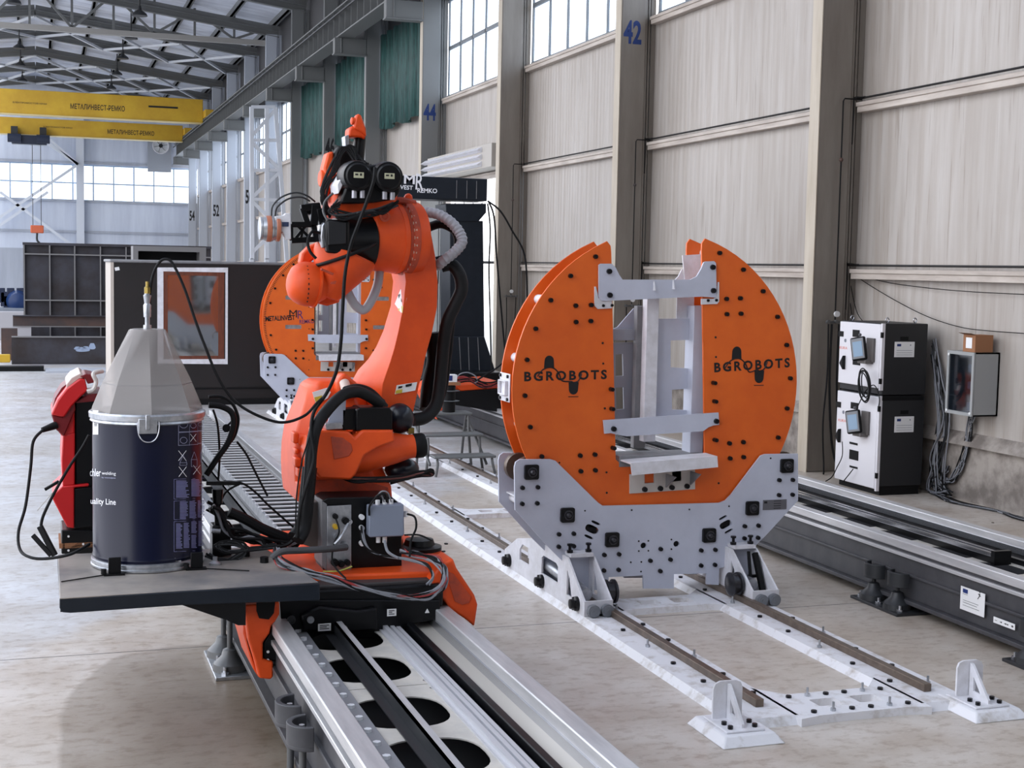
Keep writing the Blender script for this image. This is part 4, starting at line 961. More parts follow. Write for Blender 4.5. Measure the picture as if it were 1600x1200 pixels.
# ================================================================== DRUM WITH CONE
DX, DY, DR = .528, 7.35, .278
zr = at(233, 655, y=DY-DR).z; zb = ZTB
dm = thing('wire_drum', 'dark blue welding wire drum with silver rims and clear cone hood', 'drum', (DX, DY, ZTB))
obj('drum_body', MB().lathe([(.045, DR-.006), (.06, DR-.002), (.07, DR-.006), (zr-zb-.03, DR-.006)], (DX, DY, zb), (0, 0, 1), 64), NAVY, dm)
obj('bottom_rim', MB().lathe([(0, DR-.01), (.004, DR+.004), (.014, DR+.006), (.018, DR), (.026, DR), (.03, DR+.003), (.04, DR+.003), (.046, DR-.006)], (DX, DY, zb), (0, 0, 1), 64), ZINC, dm)
obj('lid_ring', MB().lathe([(-.035, DR-.004), (-.028, DR+.006), (-.018, DR+.002), (-.012, DR+.010), (.012, DR+.012), (.02, DR+.004), (.02, DR-.02)], (DX, DY, zr), (0, 0, 1), 64, False), ZINC, dm)
zc = at(235, 517, y=DY).z
rows = []; n = 8
prof = [(0, DR-.012), (.03, DR-.02), (.17, DR-.075), (zc-zr-.006, .088), (zc-zr, .08), (zc-zr+.001, .01)]
mb = MB(); mb.lathe([(h, r*1.05) for h, r in prof], (DX, DY, zr+.01), (0, 0, 1), 8, False, smooth=False); obj('cone_hood', mb, CONE, dm)
m = MB().lathe([(0, (DR-.066)*1.05+.001), (.005, (DR-.068)*1.05+.001)], (DX, DY, zr+.155), (0, 0, 1), 8, False, smooth=False); obj('cone_seam', m, mat('seam_grey', (120, 116, 114), .5), dm)
obj('inner_fitting', MB().cyl((DX, DY, zc), (DX, DY, zc+.03), .02), ZINC, dm)
q = zc
cn = obj('wire_conduit_coupling', MB().lathe([(0, .012), (.04, .012), (.04, .018), (.10, .02), (.11, .014), (.15, .02), (.155, .014), (.19, .014)], (DX, DY, zc+.03), (0, 0, 1), 16), ZINC, dm)
obj('brass_nut', MB().lathe([(0, .017), (.03, .017), (.035, .01), (.06, .01)], (DX, DY, zc+.19), (0, 0, 1), 6), mat('brass', (150, 130, 70), .35, .8), dm)
# clasp
def on_drum(u, v, lift=.0):
    """point on the front of the drum skin on the sight line u,v"""
    d = _fw+_r2*((u-800)/F_PX)-_u2*((v-600)/F_PX); R = DR-.006+lift
    a = d.x**2+d.y**2; b = -2*(d.x*DX+d.y*DY); c = DX**2+DY**2-R*R; D = b*b-4*a*c
    t_ = (-b-math.sqrt(max(D, 0)))/(2*a); return Vector((d.x*t_, d.y*t_, CAM_H+d.z*t_))
c0 = on_drum(231, 655, .012); c1 = on_drum(231, 668, .01)
cl = obj('clasp_plate', MB().obox(on_drum(231, 666, .012), (.09, 0, 0), (0, .012, 0), (0, 0, .075)), ZINC, dm, bev=.004)
obj('clasp_lever', MB().obox(on_drum(231, 660, .022), (.022, 0, 0), (0, .012, 0), (0, 0, .075)), ZINC, dm, bev=.004)
obj('clasp_ring', MB().tube([on_drum(u, v, .012) for u, v in ((216,652),(215,662),(215.5,672),(218,682),(224,689),(231,691),(238,690),(244,685),(248,675),(249,662),(247.5,652))], .0035, 8, 3), STEEL, dm)
def strip_on_drum(mbx, u0, v0, u1, v1, lift=.0012, n=5, wpx=None):
    vs = []; fs = []
    for i in range(n+1):
        u = u0+(u1-u0)*i/n
        va, vb = (v0, v1)
        vs += [on_drum(u, va, lift), on_drum(u, vb, lift)]
    for i in range(n): fs.append((2*i, 2*i+2, 2*i+3, 2*i+1))
    mbx.add(vs, fs); return mbx
def line_on_drum(mbx, a, b, r=.0012): mbx.tube([on_drum(a[0]+(b[0]-a[0])*t, a[1]+(b[1]-a[1])*t, .001) for t in (0, .33, .66, 1)], r, 4, 0)
bc = obj('barcode_label', strip_on_drum(MB(), 145, 641, 153.5, 679), LABEL, dm)
m = MB(); [strip_on_drum(m, 147, 652+1.6*j, 151.5, 652.9+1.6*j, .0022, 2) for j in range(9)]; obj('barcode_print', m, INK, bc)
def text_on_drum(s, u0, u1, vb, hpx, name, matl, bold=.02, slope=0):
    cu = bpy.data.curves.new('t', 'FONT'); cu.body = s; cu.size = 1; cu.offset = bold; cu.resolution_u = 3
    vs, fs = curve_mesh(cu); x0 = min(v.x for v in vs); x1 = max(v.x for v in vs); z0 = min(v.y for v in vs); z1 = max(v.y for v in vs)
    mb = MB(); mb.add([on_drum(u0+(v.x-x0)/(x1-x0)*(u1-u0), vb-(v.y-z0)/(z1-z0)*hpx+slope*(v.x-x0)/(x1-x0), .0015) for v in vs], fs); return obj(name, mb, matl, dm)
text_on_drum('chler', 140.5, 157.5, 744, 12, 'brand_lettering', WINK, .01, .5)
text_on_drum('welding', 159, 181, 743, 6.5, 'brand_lettering', WINK, .0, 1)
text_on_drum('by voestalpine', 159, 180.5, 747.5, 2.6, 'brand_lettering', LAV, 0, 1)
text_on_drum('uality Line', 141.5, 181, 790, 12, 'brand_lettering', WINK, .01, 2)
m = MB()
for (u0, v0, u1, v1) in ((279,656,296,675),(296,655,309,674),(309,655,318,673),(279,676,296,696),(296,675,309,695),(309,674,318,693)):
    for a, b in (((u0,v0),(u1,v0-.7)),((u0,v1),(u1,v1-.7)),((u0,v0),(u0,v1)),((u1,v0),(u1,v1))): line_on_drum(m, a, b, .0009)
for (cu_, cv, r) in ((287,663,6.5),(302,665,4.5),(313,663,3.5),(287,688,5.5)):
    pts = [(cu_+r*math.cos(a), cv+r*.9*math.sin(a)) for a in [2*PI*i/10 for i in range(11)]]
    for i in range(10): line_on_drum(m, pts[i], pts[i+1], .001)
for (u0, v0, u1, v1) in ((281,723,292,727),(299,718,308,729),(314,708,320,722)):
    for a, b in (((u0,v0),(u1,v0)),((u0,v1),(u1,v1)),((u0,v0),(u0,v1)),((u1,v0),(u1,v1)),((u0,v0),((u0+u1)/2,v0-12)),((u1,v0),((u0+u1)/2,v0-12))): line_on_drum(m, a, b, .0008)
obj('pictogram_print', m, LAV, dm)
m = MB()
for (cu_, cv, r) in ((285,712,6),(285.5,737,6),(307.5,734,5.5),(302,684,4.5)):
    line_on_drum(m, (cu_-r, cv-r*1.3), (cu_+r, cv+r*1.3), .0014); line_on_drum(m, (cu_-r, cv+r*1.3), (cu_+r, cv-r*1.3), .0014)
obj('cross_print', m, WINK, dm)
m = MB(); LP = mat('lilac_text_block', (140, 142, 190), .5)
random.seed(3)
for (u0, v0, u1, v1) in ((275,751,296,778),(299,749,319,776),(281,784,294,811),(296,783,307,810),(309,782,320,808),(275,818,285,857),(287,817,297,856),(299,815,308,832),(310,814,319,852),(299,836,308,855)):
    v = v0
    while v < v1:
        strip_on_drum(m, u0, v, u0+(u1-u0)*random.uniform(.7, 1), v+1.1, .0012, 3); v += 2.1
for (u0, v0, u1, v1) in ((272,749,320,780),(272,783,320,812),(272,815,320,862)):
    for a, b in (((u0,v0),(u1,v0-2)),((u0,v1),(u1,v1-2)),((u0,v0),(u0,v1))): line_on_drum(m, a, b, .0009)
obj('instruction_print', m, LP, dm)
m = MB(); strip_on_drum(m, 273, 872, 283, 877); obj('small_label', m, LABEL, dm)
# drum clamps
for (u, v, lb) in ((178, 888, 'a'), (306, 885, 'b')):
    p = on_drum(u, 875, .035); p.z = ZTB
    k = thing('drum_clamp', 'black hold-down clamp at the %s foot of the wire drum' % ('left front' if lb == 'a' else 'right'), 'clamp', (p.x, p.y, ZTB))
    obj('clamp_plate', MB().box((p.x-.05, p.y-.04, ZTB+.001), (p.x+.05, p.y+.0, ZTB+.010)), BLACK, k)
    obj('clamp_upright', MB().box((p.x-.028, p.y-.03, ZTB+.01), (p.x+.032, p.y-.02, ZTB+.09)), BLACKG, k, bev=.003)
    obj('clamp_screw', MB().cyl((p.x-.05, p.y-.03, ZTB+.01), (p.x-.05, p.y-.03, ZTB+.035), .014, n=10), BLACK, k)
    d = -1 if lb == 'a' else 1
    obj('locating_rod', MB().bar((p.x+d*.05, p.y-.03, ZTB+.005), (p.x+d*.25, p.y-.13, ZTB+.005), .005), BLACK, k)

# ================================================================== WELDING POWER SOURCE (red, left behind the drum)
wy = 7.85
wd = thing('welding_machine', 'red and black welding power source standing behind the blue drum', 'welder', (.2, wy, ZTB))
def W_(l, y0, th, nm, m, b=.012): return obj(nm, MB().prism(tr_poly(l, y0), (0, th, 0)), m, wd, bev=b)
obj('pedestal', MB().prism(tr_poly([(96,828),(150,828),(150,866),(96,866)], wy), (0, .3, 0)), BLACKG, wd, bev=.006)
obj('pedestal_feet', MB().box((.10, wy, ZTB-.008), (.30, wy+.3, ZTB+.02)), CARD, wd)
W_([(116,620),(160,618),(160,822),(116,824)], wy+.01, .5, 'side_panel', BLACKG)
W_([(98,680),(117,676),(117,758),(98,760),(96,720)], wy-.01, .5, 'front_shell', RED, .006)
W_([(80,646),(100,640),(116,620),(117,678),(97,682),(86,668)], wy-.01, .5, 'middle_shell', RED, .008)
W_([(80,648),(90,625),(104,607),(124,592),(133,592),(137,610),(124,622),(112,635),(102,650),(98,652)], wy-.05, .5, 'curved_cheek', RED, .008)
W_([(80,648),(98,652),(105,642),(116,624),(118,640),(100,682),(88,672)], wy-.03, .4, 'lower_cheek', DRED, .006)
W_([(97,760),(139,756),(139,760),(116,762),(116,826),(105,824),(82,780),(84,772)], wy-.02, .45, 'lower_shell', RED, .006)
W_([(116,764),(150,760),(150,822),(116,826)], wy-.01, .4, 'lower_panel', BLACKG, .004)
W_([(82,637),(86,622),(96,606),(104,600),(100,608),(90,624),(84,640)], wy+.1, .3, 'visor_edge', DRED, .003)
W_([(104,600),(112,590),(126,583),(134,590),(124,592),(104,607)], wy-.03, .45, 'visor', mat('pale_visor', (200, 180, 172), .3), .004)
W_([(125,588),(134,584),(146,586),(147,598),(137,600),(133,592)], wy-.04, .3, 'hinge_block', DRED, .004)
obj('pale_gas_hose', MB().tube([at(136, 612, y=wy-.06), at(146, 608, y=wy-.06), at(150, 596, y=wy-.06), at(146, 584, y=wy-.06), at(160, 580, y=wy)], .012, 8), mat('pale_hose', (206, 200, 194), .4), wd)
W_([(118,628),(140,616),(160,614),(160,626),(118,630)], wy-.02, .4, 'top_shell', DRED, .004)
for (u, v) in ((107,838),(107,860),(130,850)): p = at(u, v, y=wy); obj('screw', MB().cyl(p, p+Vector((0, -.006, 0)), .006, n=8), LABEL, wd)
obj('cable_socket', MB().cyl(at(88, 664, y=wy-.02), at(66, 672, y=wy-.05), .022, .014, n=14), BLACK, wd)
def cable(lab, pts, r, m=BLACK, y=None, nm='cable', grp=None, sub=6):
    P = [at(p[0], p[1], y=(p[2] if len(p) > 2 else y)) for p in pts]
    return tag(obj(nm, MB().tube(P, r, 8, sub), m), lab, 'cable', grp)
cable('black mains cable curving down from the red welder to the shelf', [(67,672,7.8),(52,690,7.78),(48,730,7.75),(40,790,7.7),(29,830,7.6),(31,858,7.5),(45,870,7.4),(70,873,7.35),(110,866,7.3),(140,850,7.35)], .008)
cable('thin black clamp lead hanging beside the red welder', [(139,680,7.6),(128,700,7.6),(108,730,7.58),(85,770,7.56),(68,805,7.54),(64,822,7.53)], .008)
p = at(74, 842, y=7.53); t = thing('earth_clamp', 'black welding earth clamp hanging at the shelf corner', 'clamp', p)
obj('jaw', MB().bar(at(62, 822, y=7.53), at(86, 868, y=7.5), .022, .03), BLACK, t, bev=.004); obj('jaw', MB().bar(at(51, 836, y=7.53), at(80, 868, y=7.5), .012, .025), BLACK, t, bev=.003)
t = thing('cable_tie_clip', 'small black clip with pale strap beside the red welder', 'clip', at(84, 762, y=7.6))
obj('clip_body', MB().bar(at(70, 765, y=7.6), at(92, 752, y=7.6), .025, .015), BLACK, t, bev=.003); obj('strap', MB().bar(at(82, 770, y=7.59), at(58, 798, y=7.58), .004), mat('pale_hose', (206, 200, 194), .4), t)

# ================================================================== ROBOT
RY = 7.80
rb = thing('industrial_robot', 'large orange industrial robot arm with black motors on the front track', 'robot', (1.68, 7.9, .775))
def R_(nm, l, y0, th, m=RORANGE, b=.02, par=None, seg=3): return obj(nm, MB().prism(tr_poly(l, y0), (0, th, 0)), m, par or rb, bev=b, seg=seg)
pc = at(545, 790, y=7.85)
obj('pedestal', MB().lathe([(0, .30), (.06, .30), (.09, .27), (.16, .27), (.20, .29), (.24, .29)], (1.70, 7.85, .775), (0, 0, 1), 40), RORANGE, rb)
# rotating column: lofted casting narrowing upward
def row(v, uL, uR, yf, yb): 
    a = at(uL, v, y=yf+.06); b = at(uL+(uR-uL)*.18, v, y=yf); c = at(uL+(uR-uL)*.85, v, y=yf); d = at(uR, v, y=yf+.08)
    e = Vector((d.x, yb, d.z)); f = Vector((a.x, yb, a.z)); return [a, b, c, d, e, f]
rows = [row(785, 464, 614, 7.62, 8.15), row(760, 461, 612, 7.62, 8.15), row(735, 460, 600, 7.62, 8.15), row(705, 460, 590, 7.64, 8.15), row(675, 462, 585, 7.66, 8.12), row(650, 469, 580, 7.68, 8.1), row(625, 477, 572, 7.70, 8.08), row(603, 482, 560, 7.72, 8.05), row(594, 490, 545, 7.76, 8.0)]
obj('rotating_column', MB().loft(rows, False), RORANGE, rb, bev=.015, seg=3)
for (u, v, w_, h_) in ((472,688,.05,.05),(462,684,.03,.06),(465,722,.035,.05),(470,738,.04,.05),(463,705,.02,.03),(471,765,.05,.08)):
    p = at(u, v, y=7.62); obj('casting_lug', MB().box((p.x-w_/2, 7.60, p.z-h_/2), (p.x+w_/2, 7.70, p.z+h_/2)), RORANGE, rb, bev=.008)
obj('column_pocket_shade', MB().prism(tr_poly([(468,780),(612,778),(606,762),(560,748),(500,746),(476,756)], 7.61), (0, .02, 0)), RDARK, rb)
# shoulder drive cone pointing right
a = at(508, 712, y=7.56); b = at(646, 697, y=7.56); L = (b-a).length
obj('shoulder_drive_cone', MB().lathe([(-.12, .08), (-.10, .125), (0, .132), (L*.45, .115), (L*.8, .085), (L*.93, .068), (L, .066)], a, b-a, 32), RORANGE, rb)
obj('drive_cap', MB().lathe([(0, .066), (.01, .07), (.05, .07), (.065, .062), (.067, .0)], b, b-a, 28), BLACK, rb)
obj('drive_saddle', MB().prism(tr_poly([(492,672),(545,674),(555,684),(566,672),(614,672),(618,690),(590,700),(570,712),(556,742),(548,750),(500,748),(490,735)], 7.40), (0, .2, 0)), RORANGE, rb, bev=.012, seg=2)
obj('saddle_recess_shade', MB().prism(tr_poly([(517,682),(536,684),(549,694),(551,704),(545,713),(522,718)], 7.394), (0, .02, 0)), RDARK, rb, bev=.003)
obj('orange_ledge', MB().prism(tr_poly([(556,674),(614,671),(614,680),(556,682)], 7.46), (0, .2, 0)), RORANGE, rb, bev=.004)
# arm link
RW = [(314,601,612,650),(330,598,614,662),(345,597,616,669),(372,600,622,675),(400,612,630,680),(440,622,634,684),(480,618,630,683),(520,606,622,675),(545,595,616,668),(565,582,610,663),(582,566,604,660),(600,556,598,655),(620,556,596,651),(642,566,596,646),(652,590,604,640)]
rows = []
for (v, uL, uM, uR) in RW:
    a = at(uL, v, y=7.86); b = at(uM, v, y=7.66); c = at(uR, v, y=7.70); d = at(uR, v, y=7.70); d = Vector((c.x+.01, 8.02, c.z)); e = Vector((a.x+.02, 8.06, a.z))
    rows.append([a, a.lerp(b, .5)+Vector((0, -.012, 0)), b, c, d, e])
obj('arm_link', MB().loft(rows, True), RORANGE, rb, bev=.012, seg=2)
obj('arm_top_dust', MB().tube([at(604, 318, y=7.68), at(625, 313, y=7.66), at(648, 318, y=7.68)], .02, 8), RDARK, rb)
# shoulder knob and lug
obj('shoulder_lug', MB().prism(tr_poly([(527,598),(531,588),(540,583),(548,590),(560,600),(560,622),(540,626),(526,612)], 7.64), (0, .12, 0)), RORANGE, rb, bev=.015)
p = at(541, 605, y=7.60); obj('pale_damper', MB().cyl(at(538, 598, y=7.64), at(543, 616, y=7.56), .028, n=16), mat('pale_damper', (206, 186, 174), .4), rb)
def rlabel(nm, l, y, mth=LABEL, yel=None, nrm=-.006):
    s_ = obj(nm, MB().prism([at(u, v, y=y) for u, v in l], (0, .004, 0)), mth, rb)
    return s_
rlabel('warning_label', [(488,613),(511,606),(517,613),(512,622),(494,633)], 7.69); obj('warning_label', MB().prism([at(u, v, y=7.685) for u, v in [(491,621),(503,618),(504,625),(493,628)]], (0, .004, 0)), YLAB, rb)
def yarm(u, v):
    # surface distance of the arm link's right hand face
    for i in range(len(RW)-1):
        if RW[i][0] <= v <= RW[i+1][0]:
            t_ = (v-RW[i][0])/(RW[i+1][0]-RW[i][0]); m_ = RW[i][2]+(RW[i+1][2]-RW[i][2])*t_; r_ = RW[i][3]+(RW[i+1][3]-RW[i][3])*t_; l_ = RW[i][1]+(RW[i+1][1]-RW[i][1])*t_
            return (7.66+.04*(u-m_)/(r_-m_)) if u > m_ else 7.86-.20*(u-l_)/(m_-l_)
    return 7.7
def armpatch(nm, l, m_, d=.006):
    P = [at(u, v, y=yarm(u, v)-d) for u, v in l]; return obj(nm, MB().prism(P, (0, .004, 0)), m_, rb)
armpatch('dust_patch', [(604,318),(625,313),(650,317),(664,340),(668,372),(660,385),(652,352),(634,342),(610,340)], RDARK, .003)
armpatch('warning_label', [(626,452),(636,466),(627,489),(617,475)], LABEL); armpatch('warning_label', [(624,478),(630,478),(629,489),(622,485)], YLAB, .010)
armpatch('pictogram', [(622,461),(625,459),(628,472),(624,470)], INK, .010)
armpatch('warning_label', [(620,602),(652,597),(649,610),(617,616)], LABEL); armpatch('warning_label', [(619,610),(629,608),(628,614),(618,615)], YLAB, .010); armpatch('pictogram', [(623,604),(629,603),(628,606),(622,607)], INK, .010); armpatch('pictogram', [(634,601),(644,599),(643,603),(634,605)], INK, .010)
# elbow: gearbox with bolt circle, black motor
ax = Vector((1, .18, .03)).normalized(); ec = at(612, 372, y=7.72)
g = obj('elbow_gearbox', MB().lathe([(-.16, .168), (-.15, .18), (-.02, .192), (0, .196), (.0, .20), (.03, .20), (.035, .185), (.05, .185), (.052, .205), (.10, .208), (.15, .20)], ec, ax, 44), RORANGE, rb)
obj('gearbox_ring', MB().lathe([(.028, .202), (.034, .197), (.05, .197), (.052, .208), (.086, .211), (.09, .2)], ec, ax, 44, False), RDARK, g)
e1 = ax.cross(Vector((0, 0, 1))).normalized(); e2 = ax.cross(e1)
bb = None
for j in range(30):
    a_ = 2*PI*j/30; q = ec+ax*.052+(e1*math.cos(a_)+e2*math.sin(a_))*.195
    if bb is None: bb = obj('bolt', MB().cyl(q-ax*.002, q+ax*.016+(q-ec-ax*.052).normalized()*.006, .011, n=8), mat('bolt_bronze', (190, 150, 130), .4, .2), g, loc=q)
    else: cp(bb, g, q)
mc = at(560, 378, y=7.64)
obj('elbow_motor', MB().lathe([(-.15, .10), (-.14, .13), (.0, .145), (.06, .15)], mc, ax, 32), BLACKG, rb)
obj('motor_terminal_box', MB().prism(tr_poly([(509,342),(547,345),(546,398),(511,395),(508,370)], 7.44), (0, .1, 0)), BLACKG, rb, bev=.012)
obj('motor_box_lid', MB().prism(tr_poly([(512,345),(541,347),(541,381),(513,383)], 7.432), (0, .012, 0)), mat('black_lid', (30, 31, 34), .45), rb, bev=.004)
obj('motor_end_plate', MB().prism(tr_poly([(503,352),(510,343),(511,385),(504,388),(501,370)], 7.48), (0, .12, 0)), ZINC, rb, bev=.006)
obj('gearbox_plug', MB().lathe([(0, .03), (.012, .03), (.014, .018), (.006, .015)], at(601, 338, y=7.51), (0, -1, 0), 18), RDARK, rb)
obj('eye_lug', MB().prism(tr_poly([(631,322),(634,305),(639,301),(645,305),(646,318)], 7.72), (0, .05, 0)), RORANGE, rb, bev=.01)
# forearm motor block above the elbow
obj('forearm_casting', MB().prism(tr_poly([(522,336),(523,300),(531,285),(545,262),(620,262),(624,300),(616,325),(590,338),(560,343)], 7.55), (0, .38, 0)), RORANGE, rb, bev=.02)
obj('motor_mount', MB().prism(tr_poly([(531,318),(538,296),(552,268),(560,258),(612,256),(628,268),(626,300),(616,312),(590,316),(560,318)], 7.43), (0, .16, 0)), BLACKG, rb, bev=.014)
obj('white_side_cover', MB().prism(tr_poly([(527,288),(541,264),(539,282),(529,303)], 7.44), (0, .2, 0)), WHITE, rb, bev=.004)
for (u, v) in ((560.5, 274.5), (608.5, 276)):
    c = at(u, v, y=7.36)
    mo = obj('wrist_motor', MB().lathe([(-.0, .010), (0, .060), (.008, .068), (.012, .068), (.014, .078), (.045, .084), (.09, .086), (.16, .086)], c, (0, 1, 0), 30), BLACKG, rb)
    lb_ = obj('type_label', MB().box((c.x-.027, c.y-.004, c.z-.012), (c.x+.027, c.y, c.z+.018)), mat('cream_type_label', (190, 190, 160), .5), mo)
    obj('label_print', MB().box((c.x-.02, c.y-.006, c.z+.002), (c.x-.004, c.y-.004, c.z+.010)).box((c.x+.006, c.y-.006, c.z+.0), (c.x+.016, c.y-.004, c.z+.012)), INK, lb_)
for (u, v) in ((553.5, 303), (566, 303), (601, 305), (613, 306)):
    p = at(u, v, y=7.40); obj('plug_connector', MB().cyl(p+Vector((0, 0, .018)), p+Vector((0, 0, -.022)), .014, n=12), mat('plug_grey', (176, 176, 184), .35, .4), rb)
# orange slab and knob on the left
obj('wrist_side_slab', MB().prism(tr_poly([(512,238),(522,236),(520,262),(527,268),(516,300),(511,318),(508,300),(506,262)], 7.66), (0, .12, 0)), RORANGE, rb, bev=.012)
obj('slab_knob', MB().lathe([(0, .038), (.005, .045), (.03, .05), (.07, .052)], at(499, 279, y=7.70), (1, .05, 0), 24), RORANGE, rb)
# tool at the top
obj('tool_neck', MB().cyl(at(559, 250, y=7.75), at(563, 212, y=7.75), .036, .032, n=22), BLACKG, rb)
obj('tool_clevis', MB().prism(tr_poly([(545,215),(546,200),(553,196),(569,197),(572,205),(571,218),(566,214),(550,214)], 7.68), (0, .12, 0)), RORANGE, rb, bev=.012)
obj('tool_finger', MB().prism(tr_poly([(553,200),(556,181),(560,177),(565,180),(572,200),(573,214),(566,206)], 7.66), (0, .06, 0)), RORANGE, rb, bev=.01)
obj('tool_knob', MB().lathe([(0, .012), (.004, .02), (.03, .02)], at(548, 189, y=7.68), (1, .1, 0), 14), RORANGE, rb)
obj('tool_screw', MB().cyl(at(549, 188, y=7.70), at(556, 190, y=7.70), .02, n=10), BLACK, rb)
obj('valve_block', MB().prism(tr_poly([(538,213),(545,210),(546,238),(540,236)], 7.66), (0, .08, 0)), ZINC, rb, bev=.004)
# lower left wrist casting
wa = at(541, 394, y=7.60); wb = at(510, 462, y=7.62); L = (wb-wa).length
obj('wrist_bowl', MB().lathe([(-.01, .16), (0, .172), (.02, .175), (.06, .168), (L*.5, .135), (L*.8, .098), (L, .07), (L+.01, .03)], wa, wb-wa, 40), RORANGE, rb)
obj('bowl_rim_cable', MB().tube([wa+(wb-wa).normalized()*.01+(Vector((1, 0, .4)).normalized()*math.cos(t_)+Vector((0, -1, 0))*math.sin(t_))*.182 for t_ in [PI*1.1*i/10 - .1 for i in range(11)]], .010, 8, 4), BLACK, rb)
hc = at(482, 444, y=7.60)
obj('wrist_ball', MB().lathe([(-.115, .02), (-.11, .055), (-.095, .085), (-.07, .105), (-.04, .118), (0, .122), (.03, .118), (.03, .125), (.042, .125), (.042, .11), (.10, .07)], hc, (1, .12, -.12), 36), RORANGE, rb)
m = MB()
for j in range(9):
    a_ = -.9+j*.22; q = hc+Vector((-.02, -.1195*math.cos(a_), -.1195*math.sin(a_))); m.obox(q, (.006, 0, 0), (0, .006, 0), (0, 0, .012))
obj('ball_scale_marks', m, INK, rb)
obj('wrist_neck', MB().prism(tr_poly([(490,444),(505,452),(530,460),(532,472),(512,478),(496,474)], 7.62), (0, .12, 0)), RORANGE, rb, bev=.012)
obj('wrist_lug', MB().prism(tr_poly([(518,448),(532,448),(532,462),(519,462)], 7.57), (0, .1, 0)), RORANGE, rb, bev=.006)
obj('bowl_side', MB().prism(tr_poly([(540,440),(548,420),(562,412),(551,432),(542,448)], 7.62), (0, .08, 0)), RORANGE, rb, bev=.01)
obj('casting_lug', MB().prism(tr_poly([(469,412),(472,396),(484,384),(500,378),(503,395),(480,415)], 7.66), (0, .1, 0)), RORANGE, rb, bev=.012)
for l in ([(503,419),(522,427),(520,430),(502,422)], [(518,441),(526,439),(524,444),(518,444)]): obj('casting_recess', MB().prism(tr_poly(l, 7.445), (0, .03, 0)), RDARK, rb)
# laser sensor on black bracket
sc_ = at(405, 357, y=7.5)
sn = obj('sensor_head', MB().lathe([(0, .055), (.002, .060), (.012, .062), (.016, .058), (.04, .066), (.07, .068), (.075, .06), (.10, .062)], sc_, (1, 0, 0), 30), ZINC, rb)
obj('sensor_lens_ring', MB().lathe([(.035, .067), (.045, .0695), (.060, .0695), (.064, .062)], sc_, (1, 0, 0), 30), mat('sensor_copper', (176, 108, 80), .4), sn)
obj('sensor_rear_ring', MB().lathe([(.085, .063), (.09, .067), (.105, .067), (.11, .055)], sc_, (1, 0, 0), 30), mat('sensor_copper', (176, 108, 80), .4), sn)
sp_ = obj('sensor_plate', MB().prism(tr_poly([(430,338),(444,336),(446,333),(454,334),(455,374),(447,375),(441,362),(430,362)], 7.46), (0, .04, 0)), WHITE, rb, bev=.004)
obj('sensor_label', MB().prism(tr_poly([(441,347),(451,347),(451,354),(441,354)], 7.457), (0, .003, 0)), mat('sensor_label_blue', (50, 60, 90), .5), sp_)
m = MB()
for a, b, w_ in (((455,351),(490,351),.03),((455,376),(492,374),.03),((462,372),(480,350),.016),((462,350),(486,374),.016),((470,325),(500,322),.035),((472,325),(480,348),.03),((492,320),(490,352),.04),((500,326),(505,350),.045),((455,350),(455,376),.02),((488,345),(495,378),.03),((470,372),(478,345),.012)):
    m = MB().bar(at(*a, y=7.56), at(*b, y=7.56), w_); obj('bracket_bar', m, BLACKG, rb, bev=.003)
obj('bracket_block', MB().prism(tr_poly([(470,328),(478,318),(500,316),(506,340),(500,352),(492,338),(480,334)], 7.58), (0, .06, 0)), BLACKG, rb, bev=.006)
# junction box at the foot
obj('cabinet_shell', MB().prism(tr_poly([(503,783),(512,778),(612,776),(628,790),(628,886),(560,888),(505,894)], 7.30), (0, .22, 0)), BLACKG, rb, bev=.006)
obj('cabinet_side', MB().prism(tr_poly([(503,783),(511,788),(511,893),(503,885)], 7.285), (0, .22, 0)), GREYST, rb, bev=.003)
fp = obj('connector_panel', MB().prism(tr_poly([(511,791),(549,789),(549,890),(511,892)], 7.275), (0, .01, 0)), ZINC, rb, bev=.002)
for (u, v, r, mm) in ((523,806,.014,BLACK),(539,813,.019,BLACK),(545,814,.014,STEEL),(523,822,.014,YEL),(527,838,.022,ZINC),(537,853,.026,ZINC),(522,878,.02,BLACK),(532,880,.018,BLACK),(542,878,.016,BLACK)):
    p = at(u, v, y=7.275); obj('connector', MB().lathe([(0, r), (.03, r), (.03, r*.7), (.045, r*.65)], p, (0, -1, 0), 14), mm, fp)
gb = obj('terminal_box', MB().prism(tr_poly([(577,791),(631,788),(632,835),(630,838),(578,840),(576,837)], 7.20), (0, .07, 0)), mat('blue_grey_enclosure', (128, 136, 152), .45), rb, bev=.006)
for (u, v) in ((590,786),(601,786),(611,785),(591,843),(601,843),(634,803)):
    p = at(u, v, y=7.235); obj('cable_gland', MB().cyl(p+Vector((0, 0, .016)), p-Vector((0, 0, .016)), .012, n=10), LABEL, gb)
for (u, v) in ((564,807),(564,824),(564,848)):
    p = at(u, v, y=7.29); obj('cable_gland', MB().cyl(p, p+Vector((0, -.03, 0)), .014, n=12), LABEL, gb)
obj('column_side_box', MB().prism(tr_poly([(487,785),(503,783),(503,860),(470,850)], 7.4), (0, .2, 0)), mat('dusty_grey_cover', (96, 90, 86), .6), rb, bev=.006)
